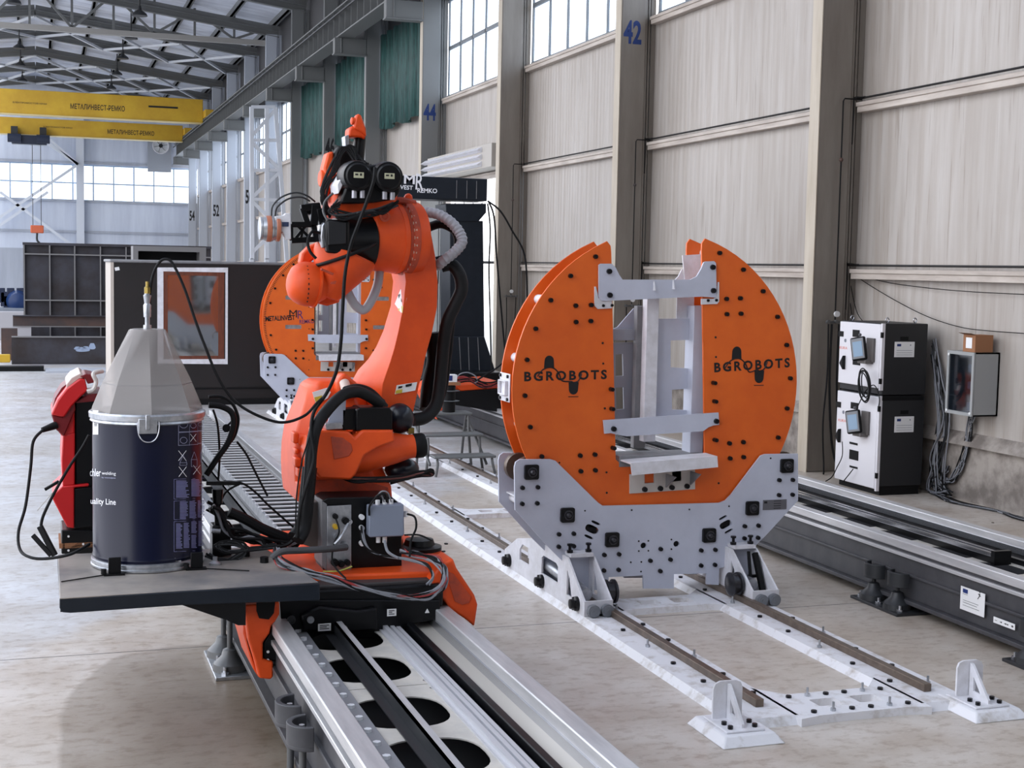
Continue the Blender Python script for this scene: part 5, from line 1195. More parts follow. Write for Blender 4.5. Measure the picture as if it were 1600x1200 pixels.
# black controller box, bracket, air bottles
bx_ = obj('valve_box', MB().prism(tr_poly([(557,641),(562,637),(609,637),(613,643),(613,672),(557,673)], 7.42), (0, .16, 0)), BLACKG, rb, bev=.005)
obj('pale_bracket', MB().prism(tr_poly([(512,660),(520,636),(526,628),(541,618),(540,640),(536,664),(514,664)], 7.46), (0, .01, 0)), mat('pale_bracket_steel', (178, 184, 200), .4, .2), rb)
obj('bracket_foot', MB().prism(tr_poly([(508,662),(534,660),(536,670),(510,672)], 7.42), (0, .1, 0)), ZINC, rb, bev=.003)
obj('bellows_block', MB().prism(tr_poly([(535,640),(557,638),(557,672),(535,672)], 7.46), (0, .1, 0)), BLACKG, rb, bev=.004)
NB = mat('dark_bottle', (14, 18, 30), .3)
obj('air_bottle', MB().ball(at(624, 654, y=7.62), .083, (1, .9, 1.05), 26), NB, rb); obj('air_bottle', MB().ball(at(628, 733, y=7.66), .09, (1.1, .9, .75), 26), NB, rb)
obj('brass_valve', MB().box(at(641, 674, y=7.6)-Vector((.015, .02, .012)), at(641, 674, y=7.6)+Vector((.018, .02, .02))), mat('brass', (150, 130, 70), .35, .8), rb)
# hoses carried by the robot
def rhose(nm, pts, r, m, n=12, sub=6): return obj(nm, MB().tube([at(p[0], p[1], y=p[2]) for p in pts], r, n, sub), m, rb)
m = MB(); P = smooth_path([at(*q[:2], y=q[2]) for q in ((664,331,7.85),(684,335,7.8),(703,346,7.75),(717,362,7.72),(722,378,7.7),(712,392,7.7),(695,406,7.72),(682,416,7.78))], 10)
mb = MB().tube(P, lambda t_: .030+.0025*math.sin(t_*300), 12, 0)
obj('corrugated_hose', mb, HOSE, rb)
rhose('grey_hose', [(593,420,7.7),(590,445,7.68),(580,470,7.66),(569,484,7.65),(556,478,7.65),(545,460,7.64),(537,440,7.64)], .026, HOSE)
rhose('black_hose', [(668,356,7.9),(690,350,7.85),(712,362,7.8),(715,385,7.78),(700,402,7.78),(682,408,7.8)], .026, BLACK)
rhose('black_hose', [(690,416,7.84),(706,414,7.82),(718,430,7.8),(721,452,7.8),(712,474,7.8),(700,500,7.8),(694,530,7.82),(690,570,7.84),(686,610,7.84),(680,635,7.82),(664,652,7.78),(645,656,7.76)], .038, mat('ribbed_sleeve', (20, 20, 22), .6, spec=.3))
rhose('black_hose', [(676,520,7.95),(680,560,7.95),(672,600,7.95),(668,640,7.9)], .05, BLACK)
rhose('black_hose', [(706,500,7.9),(700,560,7.9),(690,620,7.9),(660,650,7.85)], .02, BLACK)
rhose('thick_front_hose', [(596,632,7.5),(575,618,7.48),(556,612,7.46),(535,618,7.42),(512,640,7.36),(494,668,7.32),(487,700,7.30),(484,740,7.28),(479,790,7.26),(476,825,7.24),(466,845,7.2)], .032, mat('black_sleeve', (15, 15, 17), .6, spec=.3))
rhose('thick_front_hose', [(600,638,7.56),(580,616,7.55),(560,608,7.54),(540,612,7.50)], .03, BLACK)
rhose('thick_front_hose', [(484,730,7.34),(479,780,7.32),(474,820,7.3),(460,840,7.26)], .04, BLACK)
random.seed(11)
for i in range(6):
    j = lambda s_: random.uniform(-s_, s_)
    rhose('hanging_cable_bundle', [(520+j(3),728,7.5),(530+j(5),742+j(4),7.45),(560+j(6),750+j(4),7.42),(610+j(6),748+j(4),7.42),(650+j(5),741+j(3),7.44),(672+j(3),736+j(3),7.46),(674,742+j(2),7.47),(650+j(5),744+j(3),7.46),(610,754+j(4),7.44)], .007, random.choice([BLACK, BLACK, BLACK, mat('brown_cable', (96, 52, 46), .5)]), 6)
for i in range(9):
    j = lambda s_: random.uniform(-s_, s_)
    rhose('wrist_cable', [(530+j(10),318+j(8),7.44),(520+j(8),330+j(6),7.44),(545+j(12),338+j(6),7.42),(570+j(10),334+j(5),7.41),(592+j(8),330+j(5),7.42),(618+j(5),318+j(6),7.44)], .006, random.choice([BLACK, BLACK, DKGREY]), 6)
for i in range(7):
    j = lambda s_: random.uniform(-s_, s_)
    rhose('tool_cable', [(512+j(6),335+j(6),7.6),(506+j(6),300+j(10),7.62),(524+j(6),262+j(10),7.62),(532+j(5),238+j(6),7.62),(548+j(5),232+j(6),7.62),(562+j(6),252+j(6),7.6),(575+j(5),258+j(4),7.55)], .008, BLACK, 6)
obj('cable_block', MB().prism(tr_poly([(522,240),(530,228),(546,232),(552,246),(548,262),(530,262),(522,256)], 7.66), (0, .1, 0)), BLACK, rb, bev=.01)
for (pts) in ([(424,338,7.5),(426,322,7.5),(440,308,7.5),(462,301,7.5),(480,306,7.5),(492,315,7.55)], [(430,338,7.5),(433,324,7.5),(450,311,7.5),(470,308,7.5),(484,314,7.52)]): rhose('sensor_cable', pts, .005, DKGREY, 6)
rhose('sensor_cable', [(500,364,7.5),(488,362,7.48),(481,376,7.46),(484,392,7.45),(494,404,7.44)], .008, BLACK, 8)
rhose('sensor_cable', [(520,302,7.5),(508,315,7.48),(505,330,7.46),(512,345,7.44)], .007, STOOLM, 8)

# long welding wire conduit: drum -> over -> robot, then up to the wrist
zt_ = at(233, 470, y=DY)
cable('black wire conduit looping from the drum hood to the robot', [(235,484,DY),(234,462,DY),(239,430,7.34),(249,410,7.32),(259,405,7.31),(270,412,7.3),(288,450,7.28),(305,500,7.25),(320,540,7.22),(340,588,7.2),(365,625,7.2),(400,648,7.2),(440,660,7.2),(475,650,7.25),(495,630,7.3),(506,620,7.35)], .0075, sub=8, nm='wire_conduit')
cable('black wire conduit hanging down the front of the robot', [(586,262,7.3),(583,285,7.28),(572,318,7.28),(560,350,7.27),(549,380,7.27),(542,410,7.27),(538,440,7.27),(535,490,7.27),(533,530,7.27),(528,570,7.28),(520,595,7.3),(508,618,7.33),(490,645,7.33),(486,680,7.28),(490,720,7.24),(470,790,7.2),(464,840,7.18)], .0095, nm='wire_conduit', sub=8)
cable('thin black cable running down the edge of the robot column', [(488,650,7.3),(484,680,7.28),(472,720,7.26),(464,770,7.24),(462,820,7.22),(464,838,7.2)], .004)

# looms on the carriage
random.seed(21)
lm = thing('cable_loom', 'grey, black and red cable loom looping over the carriage front', 'cables', at(600, 925, y=7.0))
for i in range(16):
    j = lambda s_: random.uniform(-s_*1.8, s_*1.8)
    mm = [WIREG, WIREG, WIRER, BLACK, WIREG, BLACK, DKGREY, WIRER, BLACK, WIREG, BLACK][i % 11]
    obj('loom_wire', MB().tube([at(q[0]+j(3), q[1]+j(3), y=q[2]) for q in ((432,860,7.1),(440,880,7.0),(480,893,6.95),(520,905,6.9),(570,920,6.86),(620,932,6.84),(665,932,6.86),(690,915,6.9),(695,892,6.98),(680,874,7.05),(650,866,7.12),(630,862,7.18))], .0055, 7, 6), mm, lm)
for i in range(4):
    j = lambda s_: random.uniform(-s_, s_)
    obj('loom_wire', MB().tube([at(q[0]+j(2), q[1]+j(2), y=q[2]) for q in ((565,824,7.25),(568,845,7.2),(580,862,7.18),(605,870,7.16),(640,874,7.12),(668,884,7.06),(676,900,7.0),(668,915,6.96))], .006, 7, 6), [WIREG, BLACK, WIREG, BLACK][i], lm)
obj('sleeve', MB().tube([at(*q[:2], y=q[2]) for q in ((541,855,7.2),(510,858,7.12),(470,860,7.08),(440,862,7.05),(425,872,7.05))], .018, 10, 6), mat('grey_sleeve', (70, 70, 72), .6), lm)
for pts, mm, r_ in (([(577,805,7.2),(578,790,7.18),(590,775,7.17),(601,772,7.17),(604,784,7.2)], BLACK, .006), ([(600,784,7.2),(596,774,7.18),(588,776,7.18),(580,790,7.2)], WIREG, .005), ([(611,784,7.2),(606,770,7.18),(596,768,7.18),(588,778,7.2)], WIREG, .004),
                    ([(636,803,7.2),(648,808,7.18),(650,825,7.16),(642,845,7.14),(640,870,7.1)], BLACK, .006), ([(632,836,7.2),(655,836,7.15),(675,845,7.12)], BLACK, .005), ([(601,845,7.2),(606,862,7.15),(622,872,7.12)], WIREG, .008), ([(545,816,7.24),(533,838,7.2),(523,850,7.2)], ZINC, .009), ([(524,808,7.24),(530,830,7.2),(522,850,7.2),(520,880,7.15),(540,904,7.0)], BLACK, .005), ([(505,893,7.2),(530,892,7.15),(550,885,7.15)], mat('yellow_green_wire', (180, 180, 80), .5), .004)):
    obj('loom_wire', MB().tube([at(q[0], q[1], y=q[2]) for q in pts], r_, 7, 6), mm, lm)
t = thing('cable_tangle', 'black cable tangle between the blue drum and the robot', 'cables', at(370, 840, y=7.4))
for i in range(16):
    j = lambda s_: random.uniform(-s_, s_)
    y_ = 7.45+j(.12)
    obj('loom_wire', MB().tube([at(q[0]+j(8), q[1]+j(8), y=y_) for q in ((330,790),(345,805),(352,825),(375,835),(400,842),(425,848),(450,856),(462,842))], random.choice([.006, .008, .010]), 6, 5), random.choice([BLACK, BLACK, BLACK, WIREG]), t)
for i in range(8):
    j = lambda s_: random.uniform(-s_, s_)
    obj('loom_wire', MB().tube([at(q[0]+j(5), q[1]+j(4), y=7.3) for q in ((322,868),(345,876),(370,870),(385,858),(365,848),(340,850),(352,862),(385,860),(430,852))], .006, 6, 5), random.choice([BLACK, DKGREY, BLACK]), t)
obj('sleeve', MB().tube([at(*q, y=7.42) for q in ((358,800),(385,812),(410,826),(440,838),(462,846))], .028, 10, 6), BLACK, t)
obj('sleeve', MB().tube([at(*q, y=7.40) for q in ((322,742),(340,715),(356,692),(365,665),(362,645),(345,635),(326,633))], .016, 10, 6), BLACK, t)
obj('loom_wire', MB().tube([at(*q, y=7.45) for q in ((326,620),(345,620),(362,630),(370,645),(372,660),(366,682),(352,700))], .009, 8, 6), BLACK, t)
for pts in ([(333,640),(340,665),(343,710),(341,750)], [(350,752),(378,755),(400,770),(420,790),(460,825)], [(370,690),(385,710),(400,740),(418,775)], [(340,800),(352,770),(375,756)], [(362,640),(364,655),(352,668)]):
    obj('loom_wire', MB().tube([at(*q, y=7.5) for q in pts], .006, 7, 6), BLACK, t)
wf = thing('wire_feeder', 'small black wire feeder unit with chrome fittings right of the drum', 'feeder', at(350, 860, z=ZTB))
q0 = at(350, 870, z=ZTB)
obj('feeder_body', MB().prism(tr_poly([(332,822),(360,820),(362,868),(332,870)], 7.38), (0, .12, 0)), BLACKG, wf, bev=.006)
obj('feeder_head', MB().cyl(at(340, 764, y=7.42), at(340, 786, y=7.42), .03, .025, n=14), BLACKG, wf)
obj('fitting', MB().cyl(at(330, 829, y=7.36), at(344, 830, y=7.36), .014, n=12), ZINC, wf); obj('fitting', MB().lathe([(0, .03), (.01, .03), (.02, .012), (.04, .012)], at(336, 882, z=ZTB), (0, 0, 1), 14), ZINC, wf)
obj('mount_arm', MB().bar(at(322, 755, y=7.42), at(372, 755, y=7.42), .02), BLACKG, wf); obj('post', MB().bar(at(338, 786, y=7.42), at(340, 868, y=7.42), .022), BLACKG, wf)
obj('pulley', MB().cyl(at(354, 669, y=7.44), at(354, 669, y=7.47), .022, n=14), BLACK, wf)

# energy chain in its tray behind the robot
ec_ = thing('energy_chain', 'long dark energy chain with metal rungs lying along the front track', 'cable chain', (1.6, 13, .62))
CH0, CH1 = 1.46, 1.80
obj('chain_tray', MB().box((CH0-.02, 8.7, .606), (CH1+.02, 17.2, .612)), DKGREY, ec_)
for x in (CH0, CH1-.02): obj('chain_side', MB().box((x, 8.8, .612), (x+.02, 17.2, .68)), ZINC if x == CH0 else DKGREY, ec_)
b_ = None
m = MB().box((CH0+.02, 8.8, .614), (CH1-.02, 17.2, .62)); obj('enclosed_cables', m, BLACK, ec_)
for j in range(51):
    yy = 8.85+j*.162
    p = Vector((CH0, yy, .676))
    if b_ is None: b_ = obj('chain_rung', MB().box((CH0+.005, yy, .677), (CH1-.005, yy+.045, .684)), mat('rung_grey', (190, 190, 192), .4), ec_, loc=p)
    else: cp(b_, ec_, p)

# ================================================================== DARK CABIN WITH WINDOW
CY = 23.9
CAB = mat('dark_brown_panel', (30, 25, 25), .45, noise=2, rgb2=(24, 22, 22))
cbn = thing('dark_cabin', 'long dark brown cabin with a framed window behind the blue drum', 'cabin', (2.8, CY+1, 0))
xl, xr = at(175, 500, y=CY).x, 4.45
w0, w1 = at(258, 425, y=CY), at(350, 560, y=CY)
obj('front_wall', plate_mb([(xl, .03), (xr, .03), (xr, 2.36), (xl, 2.36)], [[(w0.x, w1.z), (w1.x, w1.z), (w1.x, w0.z), (w0.x, w0.z)]], .06, y=CY), CAB, cbn)
obj('side_wall', MB().box((xl, CY+.06, .03), (xl+.05, CY+2.3, 2.36)), mat('pale_cabin_side', (186, 176, 166), .5), cbn)
obj('rear_wall', MB().box((xl, CY+2.25, .03), (xr, CY+2.3, 2.36)).box((xr-.05, CY+.06, .03), (xr, CY+2.3, 2.36)), CAB, cbn)
obj('roof_plate', MB().box((xl-.03, CY-.03, 2.36), (xr, CY+2.33, 2.41)), GREYST, cbn, bev=.02)
obj('corner_strip', MB().box((xl-.02, CY-.012, .03), (xl+.03, CY-.0, 2.36)), mat('pale_cabin_side', (186, 176, 166), .5), cbn)
obj('bottom_rail', MB().box((xl, CY-.03, .0), (xr, CY, .10)).box((xl, CY-.02, .26), (xr, CY, .29)), BLACK, cbn)
wnf = obj('window_frame', plate_mb([(at(245, 0, y=CY).x, at(250, 568, y=CY).z), (at(357, 0, y=CY).x, at(350, 569, y=CY).z), (at(357, 0, y=CY).x, at(350, 418, y=CY).z), (at(245, 0, y=CY).x, at(250, 418, y=CY).z)], [[(w0.x-.03, w1.z-.01), (w1.x+.02, w1.z-.01), (w1.x+.02, w0.z+.01), (w0.x-.03, w0.z+.01)]], .02, y=CY-.02), WHITE, cbn)
a, b = at(249, 420, y=CY), at(350, 562, y=CY); a2, b2 = at(262, 430, y=CY), at(341, 556, y=CY)
obj('wooden_sash', plate_mb([(a.x, b.z), (b.x, b.z), (b.x, a.z), (a.x, a.z)], [[(a2.x, b2.z), (b2.x, b2.z), (b2.x, a2.z), (a2.x, a2.z)]], .04, y=CY-.01), BROWN, cbn)
obj('window_pane', MB().box((a2.x, CY+.0, b2.z), (b2.x, CY+.01, a2.z)), MIRROR, cbn)
p = at(183, 420, y=CY); obj('paper_note', MB().obox((p.x, CY-.004, p.z), (.07, 0, .015), (0, .004, 0), (-.012, 0, .055)), LABEL, cbn)
# rolled blind-like slats seen through the far ring
sl_ = thing('stacked_boards', 'stack of upright brown boards behind the far ring positioner', 'boards', (4.1, 23.2, 0))
for i in range(6): obj('board', MB().box((3.86+i*.09, 23.2+(i % 2)*.02, 0), (3.94+i*.09, 23.26+(i % 2)*.02, 2.2)), mat('brown_boards', (92, 66, 52), .6, noise=5, rgb2=(70, 50, 40), stretch=(4, 4, .4)), sl_, bev=.004)

# ================================================================== STEEL FABRICATIONS FAR LEFT
fb = thing('ribbed_steel_panel', 'tall ribbed grey steel panel structure standing far left behind the drum', 'steel structure', (1.5, 36, 0))
Y_ = 35.5
x0, x1 = at(38, 450, y=Y_).x, at(330, 450, y=Y_).x; zt = at(60, 379, y=Y_).z
obj('skin_plate', MB().box((x0, Y_+.08, 0), (x1, Y_+.12, zt-.05)), RUST, fb)
obj('top_flange', MB().box((x0-.03, Y_-.06, zt-.06), (x1, Y_+1.2, zt)), RUST, fb); 
RIB = mat('rib_edge_steel', (120, 118, 118), .5)
for u in (38, 78, 117, 157, 197, 236, 275): 
    x = at(u, 450, y=Y_).x; obj('rib', MB().box((x-.012, Y_-.05, 0), (x+.012, Y_+.08, zt-.06)), RIB if u in (38, 117) else RUST, fb)
    obj('rib_edge', MB().box((x-.014, Y_-.056, 0), (x+.014, Y_-.05, zt-.06)), RIB, fb)
for v in (397, 469): 
    z = at(60, v, y=Y_).z; obj('stringer', MB().box((x0, Y_-.06, z-.015), (x1, Y_+.08, z+.015)), RIB, fb)
obj('left_return', MB().box((x0-.02, Y_+.12, 0), (x0+.02, Y_+1.8, zt-.06)), RUST, fb)
FY = 29.5; a, b = at(208, 384, y=FY), at(322, 409, y=FY); a2, b2 = at(216, 392, y=FY), at(312, 409, y=FY)
tf = thing('steel_box_frame', 'dark open steel box frame rising just above the black cabin, behind it', 'steel structure', (a.x, FY, 0))
obj('frame_top', MB().box((a.x, FY, a2.z), (b.x, FY+.7, a.z)), RIB, tf); obj('frame_leg', MB().box((a.x, FY, 0), (a2.x, FY+.7, a2.z)), RIB, tf); obj('frame_leg', MB().box((b2.x, FY, 0), (b.x, FY+.7, a2.z)), RIB, tf)
obj('frame_back', MB().box((a2.x, FY+.6, 0), (b2.x, FY+.7, a2.z)), BLACK, tf)
Y_ = 34.4
bm_ = thing('steel_beam', 'brown steel I-beam lying on blocks in front of the ribbed panel', 'beam', (.7, Y_, .7))
z0, z1 = at(60, 511, y=Y_).z, at(60, 493, y=Y_).z; xa = at(20, 500, y=Y_).x
obj('beam_web', MB().box((xa, Y_+.1, z0), (3.2, Y_+.12, z1)), RUSTB, bm_); obj('beam_flange', MB().box((xa, Y_, z1-.02), (3.2, Y_+.22, z1)), RUST, bm_); obj('beam_flange', MB().box((xa, Y_, z0), (3.2, Y_+.22, z0+.02)), RIB, bm_)
for x in (xa+.1, 2.6): obj('support_block', MB().box((x, Y_+.02, 0), (x+.3, Y_+.2, z0)), RUSTB if x > 1 else mat('pale_block', (170, 168, 172), .6), bm_)
Y_ = 33.6; z1 = at(60, 526, y=Y_).z; xa = at(18, 540, y=Y_).x
bp_ = thing('steel_beam', 'deep dark steel beam on the floor with a white chalk smear', 'beam', (.7, Y_, 0))
obj('beam_web', MB().box((xa, Y_, .02), (3.2, Y_+.03, z1)), RUST, bp_); obj('beam_flange', MB().box((xa, Y_-.05, z1-.02), (3.2, Y_+.25, z1)), RIB, bp_); obj('beam_flange', MB().box((xa, Y_-.05, 0), (3.2, Y_+.25, .02)), RUST, bp_)
SMEAR = mat('chalk_smear', (150, 165, 190), .7)
for (u, v, ru, rv) in ((128, 546, 9, 4.5), (134, 545, 6, 5), (144, 541, 5, 6), (121, 544, 5, 3)):
    poly = [at(u+ru*math.cos(t_)*(1+.2*math.sin(3*t_)), v+rv*math.sin(t_)*(1+.2*math.cos(2*t_)), y=Y_-.001) for t_ in [2*PI*i/16 for i in range(16)]]
    obj('chalk_mark', MB().prism(poly, (0, -.002, 0)), SMEAR, bp_)
tag(obj('floor_plate', MB().box((at(70, 570, z=0).x, 31.0, 0), (3.0, 31.9, .04)), mat('pale_plate', (176, 180, 188), .5)), 'pale steel plate lying flat on the floor before the dark beam', 'plate')
tag(obj('floor_channel', MB().box((at(-40, 568, z=0).x, 31.5, 0), (at(68, 568, z=0).x, 31.9, .10)), BLACK), 'black low channel on the floor at the far left edge', 'channel')
tag(obj('yellow_block', MB().box((at(-10, 553, y=33).x, 33, .08), (at(16, 553, y=33).x, 33.2, .26)), YEL, bev=.02), 'small yellow block low at the far left', 'block')
mc_ = thing('blue_machine', 'dark blue covered machine standing at the far left edge', 'machine', (-.9, 46, 0))
p = at(22, 468, y=46)
obj('blue_cover', MB().lathe([(-.3, .05), (-.25, .25), (0, .34), (.3, .28), (.36, .05)], (p.x+.1, 46, p.z-.05), (0, 1, 0), 20), mat('machine_blue', (22, 50, 96), .4), mc_)
obj('machine_body', MB().box((p.x-1.6, 45.6, 0), (p.x+.35, 46.8, p.z-.25)), mat('machine_grey', (128, 134, 144), .5), mc_, bev=.03)
for i in range(7): 
    q = at(2+i*5, 450+6*(i % 3), y=46); obj('machine_fitting', MB().box((q.x-.12, 46, q.z-.45), (q.x+.10, 46.3, q.z)), mat('machine_dark_blue', (22, 34, 62), .5), mc_, bev=.02)
tag(obj('concrete_block', MB().box((at(-30, 485, y=44).x, 43.6, 0), (at(37, 485, y=44).x, 44.4, at(10, 487, y=44).z)), mat('pale_block', (170, 168, 172), .6)), 'grey block in front of the blue machine at far left', 'block')
tag(obj('steel_profile', MB().box((at(2, 530, y=35).x, 34.9, 0), (at(18, 530, y=35).x+.15, 35.2, .75)), RUSTB), 'short brown steel profile at the left end of the beams', 'profile')

# ================================================================== GANTRY AND SECOND CARRIAGE ON THE FAR TRACK
GY = 21.0
gt = thing('welding_gantry', 'black gantry column with a lettered horizontal beam on the far track', 'gantry', (6.35, GY+.3, .5))
def G(l, y0, th, nm, m=ANTH, b=.01): return obj(nm, MB().prism(tr_poly(l, y0), (0, th, 0)), m, gt, bev=b)
G([(703,345),(755,345),(757,528),(703,528)], GY, .55, 'column')
G([(696,318),(760,318),(760,332),(748,346),(708,346),(697,332)], GY-.02, .6, 'column_head')
G([(703,526),(757,526),(776,586),(690,586)], GY-.1, .8, 'column_foot')
for u0, u1 in ((717,720),(731,733),(746,749)): G([(u0,527),(u0+1,527),(u1+1,585),(u1,585)], GY-.104, .006, 'foot_rib', GREYST, 0)
bmx = at(760, 300, y=GY).x; bz0, bz1 = at(740, 314, y=GY).z, at(740, 279, y=GY).z
obj('cross_beam', MB().box((5.1, GY-.05, bz0), (bmx, GY+.55, bz1)), ANTH, gt, bev=.015)
for u in (712, 728, 743): x = at(u, 295, y=GY).x; obj('beam_rib', MB().box((x-.004, GY-.056, bz0+.03), (x+.004, GY-.05, bz1-.04)), GREYST, gt)
g_ = lambda u, v: at(u, v, y=GY-.05)
txt('lettering', 'M', g_(631, 287), g_(648, 288), .14, WINK, gt, bold=.02); txt('lettering', 'R', g_(649, 296), g_(661, 297), .24, WINK, gt, bold=.01)
txt('lettering', 'METALINVEST', g_(588, 293), g_(645, 297), .065, WINK, gt, bold=.02); txt('lettering', 'REMKO', g_(652, 301), g_(683, 302), .07, WINK, gt, bold=.02)
for u in (711, 725, 739, 753): p = at(u, 317, y=GY-.025); obj('bolt', MB().cyl(p, p+Vector((0, -.015, 0)), .012, n=8), LABEL, gt)
obj('carriage_plate', MB().box((5.9, GY-.6, .502), (6.8, GY+1.0, .79)), BLACKG, gt, bev=.02)
for i, pts in enumerate(([(762,318),(766,360),(764,420),(766,500),(768,580)], [(764,316),(772,340),(776,400),(782,470),(790,560)], [(762,314),(782,330),(800,360),(820,400),(824,470)])):
    P = [at(u, v, y=20.6) for u, v in pts]
    tag(obj('cable', MB().tube(P, .014, 6, 6), BLACK), ['black cable hanging straight down beside the gantry column', 'black cable hanging slack right of the gantry column', 'thin black cable arching from the gantry head toward the ring positioner'][i], 'cable')
rc = thing('robot_carriage', 'black carriage with orange casting on the far track before the gantry', 'carriage', (6.2, 18.2, .502))
YB = 17.9
def K(nm, l, y0, th, m, b=.01): return obj(nm, MB().prism(tr_poly(l, y0), (0, th, 0)), m, rc, bev=b)
K('drive_housing', [(700,628),(712,612),(800,606),(800,640),(780,644),(705,632)], YB, 1.0, BLACKG)
K('orange_plate', [(712,603),(780,596),(792,600),(790,606),(720,611)], YB+.02, .9, RORANGE)
K('orange_side_casting', [(655,610),(660,600),(672,590),(690,588),(690,600),(680,612),(676,628),(664,630)], YB-.1, .2, RORANGE)
K('orange_side_casting', [(676,625),(690,620),(692,640),(680,648),(684,656),(676,645)], YB-.1, .2, RORANGE)
K('black_hood', [(664,560),(688,560),(692,590),(662,592)], YB, .4, BLACK)
random.seed(5)
for i in range(10):
    j = lambda s_: random.uniform(-s_, s_)
    obj('carriage_cable', MB().tube([at(u+j(6), v+j(4), y=YB-.1) for u, v in ((700,600),(730,592),(760,602),(785,596),(800,585))], .012, 6, 5), random.choice([BLACK, BLACK, WIRER, DKGREY]), rc)
obj('carriage_cable', MB().tube([at(u, v, y=YB-.2) for u, v in ((712,594),(718,585),(730,582),(742,587),(746,595),(742,598))], .008, 6, 6), WIREG, rc)
obj('carriage_cable', MB().tube([at(u, v, y=YB-.2) for u, v in ((742,596),(760,585),(780,572),(795,555))], .012, 6, 6), BLACK, rc)

# ================================================================== STEP STOOL WITH BLACK CAN
st = thing('step_stool', 'grey tubular three-step stool standing between the two ring positioners', 'stool', (4.6, 15.8, 0))
T_ = STOOLM
def tub(nm, pts, r=.016): return obj(nm, MB().tube(pts, r, 8, 4), T_, st)
steps = ((.22, 15.45, 4.28, 5.02), (.44, 15.72, 4.24, 4.95), (.66, 16.02, 4.2, 4.9))
for i, (z, y, xa, xb) in enumerate(steps):
    obj('step', MB().box((xa, y-.12, z-.02), (xb, y+.14, z+.01)), mat('step_grey', (104, 106, 106), .5), st, bev=.01)
    for x in (xa+.04, xb-.04): tub('leg', [(x-.03 if x < 4.5 else x+.03, y-.14, 0), (x, y-.11, z*.6), (x, y-.08, z-.03)])
for x in (4.22, 4.9): tub('leg', [(x, 16.35, 0), (x, 16.25, .4), (x, 16.12, .66)]); tub('side_rail', [(x+.03, 15.42, .12), (x+.02, 15.75, .34), (x, 16.1, .58)])
bc_ = thing('black_canister', 'black ribbed canister standing on top of the step stool', 'canister', (4.62, 16.0, .67))
c = at(701, 640, y=16.0)
obj('canister_body', MB().lathe([(0, .075), (.05, .078), (.31, .078), (.32, .07)], (c.x, 16.0, .671), (0, 0, 1), 20), BLACK, bc_)
for z in (.80, .92): obj('wire_ring', MB().lathe([(0, .085), (.006, .13), (.012, .085)], (c.x, 16.0, z), (0, 0, 1), 24), ZINC, bc_)
tag(obj('cardboard_piece', MB().box((c.x-.09, 15.92, .993), (c.x+.12, 16.08, 1.03)), CARD, bev=.004), 'flat cardboard piece lying on the black canister', 'cardboard')
ht = thing('handheld_tool', 'white and blue box resting on the cardboard above the canister', 'box', (c.x, 16.0, 1.031)); obj('tool_box', MB().box((c.x-.08, 15.93, 1.031), (c.x+.08, 16.05, 1.12)), LABEL, ht, bev=.004); obj('blue_patch', MB().box((c.x-.06, 15.926, 1.05), (c.x+.02, 15.93, 1.11)), mat('flag_blue', (28, 50, 110), .6), ht)

# ================================================================== CONTROL CABINETS
KX0, KX1, KY0, KY1 = 8.62, 9.20, 13.05, 13.90
KW = mat('cabinet_white_door', (218, 216, 220), .45); KD = mat('cabinet_anthracite', (30, 31, 34), .5)
def kab(z0, z1, lab, low):
    t = thing('control_cabinet', lab, 'cabinet', ((KX0+KX1)/2, (KY0+KY1)/2, z0))
    zb_ = z0+(.10 if low else .0)
    obj('cabinet_body', MB().box((KX0+.03, KY0, zb_), (KX1, KY1, z1)), KD, t, bev=.008)
    if low: obj('plinth', MB().box((KX0+.06, KY0+.02, z0), (KX1-.02, KY1-.02, zb_)), BLACK, t)
    d = obj('door', MB().box((KX0, KY0+.03, z0+.07), (KX0+.029, KY1-.01, z1-.01)), KW, t, bev=.008)
    obj('corner_post', MB().box((KX0+.004, KY0-.002, z0+.05), (KX0+.04, KY0+.028, z1)), KW, t)
    X = KX0-.001
    def onf(nm, u0, v0, u1, v1, m, th=.006, par=d):
        a, b = at(u0, v0, x=KX0), at(u1, v1, x=KX0); return obj(nm, MB().box((KX0-th, min(a.y, b.y), min(a.z, b.z)), (KX0, max(a.y, b.y), max(a.z, b.z))), m, par)
    return t, d, onf
low, dl, fl = kab(0, 1.09, 'lower control cabinet of the two stacked by the wall, white door', True)
upp, du, fu = kab(1.10, 1.875, 'upper control cabinet stacked on the other one by the wall', False)
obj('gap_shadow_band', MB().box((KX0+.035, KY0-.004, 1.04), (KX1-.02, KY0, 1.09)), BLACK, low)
for (f, l) in ((fu, [(1311,517,1318,526),(1333,515,1343,527),(1333,562,1344,571)]), (fl, [(1307,627,1314,637),(1330,628,1341,640),(1328,690,1340,696),(1328,702,1341,720),(1328,727,1340,733)])):
    for q in l: f('black_module', *q, BLACK)
for (f, l) in ((fu, (1313,535,1324,545)), (fl, (1311,645,1318,652))):
    pass
def ontxt(s, p0, p1, h, m, par, nm='lettering'): return txt(nm, s, p0, p1, h, m, par, nrm=(-1, 0, 0), bold=.02)
KO = mat('pale_red_lettering', (226, 150, 140), .6)
ontxt('KUKA', at(1312, 545, x=KX0), at(1324, 546, x=KX0), .03, KO, du); ontxt('KUKA', at(1310, 658, x=KX0), at(1322, 660, x=KX0), .03, KO, dl)
for d_, (u, v) in ((du, (1321, 532)), (dl, (1318, 644))):
    p = at(u, v, x=KX0); obj('indicator', MB().cyl(p, p+Vector((-.004, 0, 0)), .02, n=12), mat('grey_print', (120, 124, 134), .5), d_)
for (u, v, d_) in ((1318, 566, du), (1311, 680, dl)):
    p = at(u, v, x=KX0); obj('main_switch', MB().prism([p+Vector((0, -.04, .08)), p+Vector((0, .03, -.01)), p+Vector((0, -.04, -.08))], (-.04, 0, 0)), BLACK, d_, bev=.004)
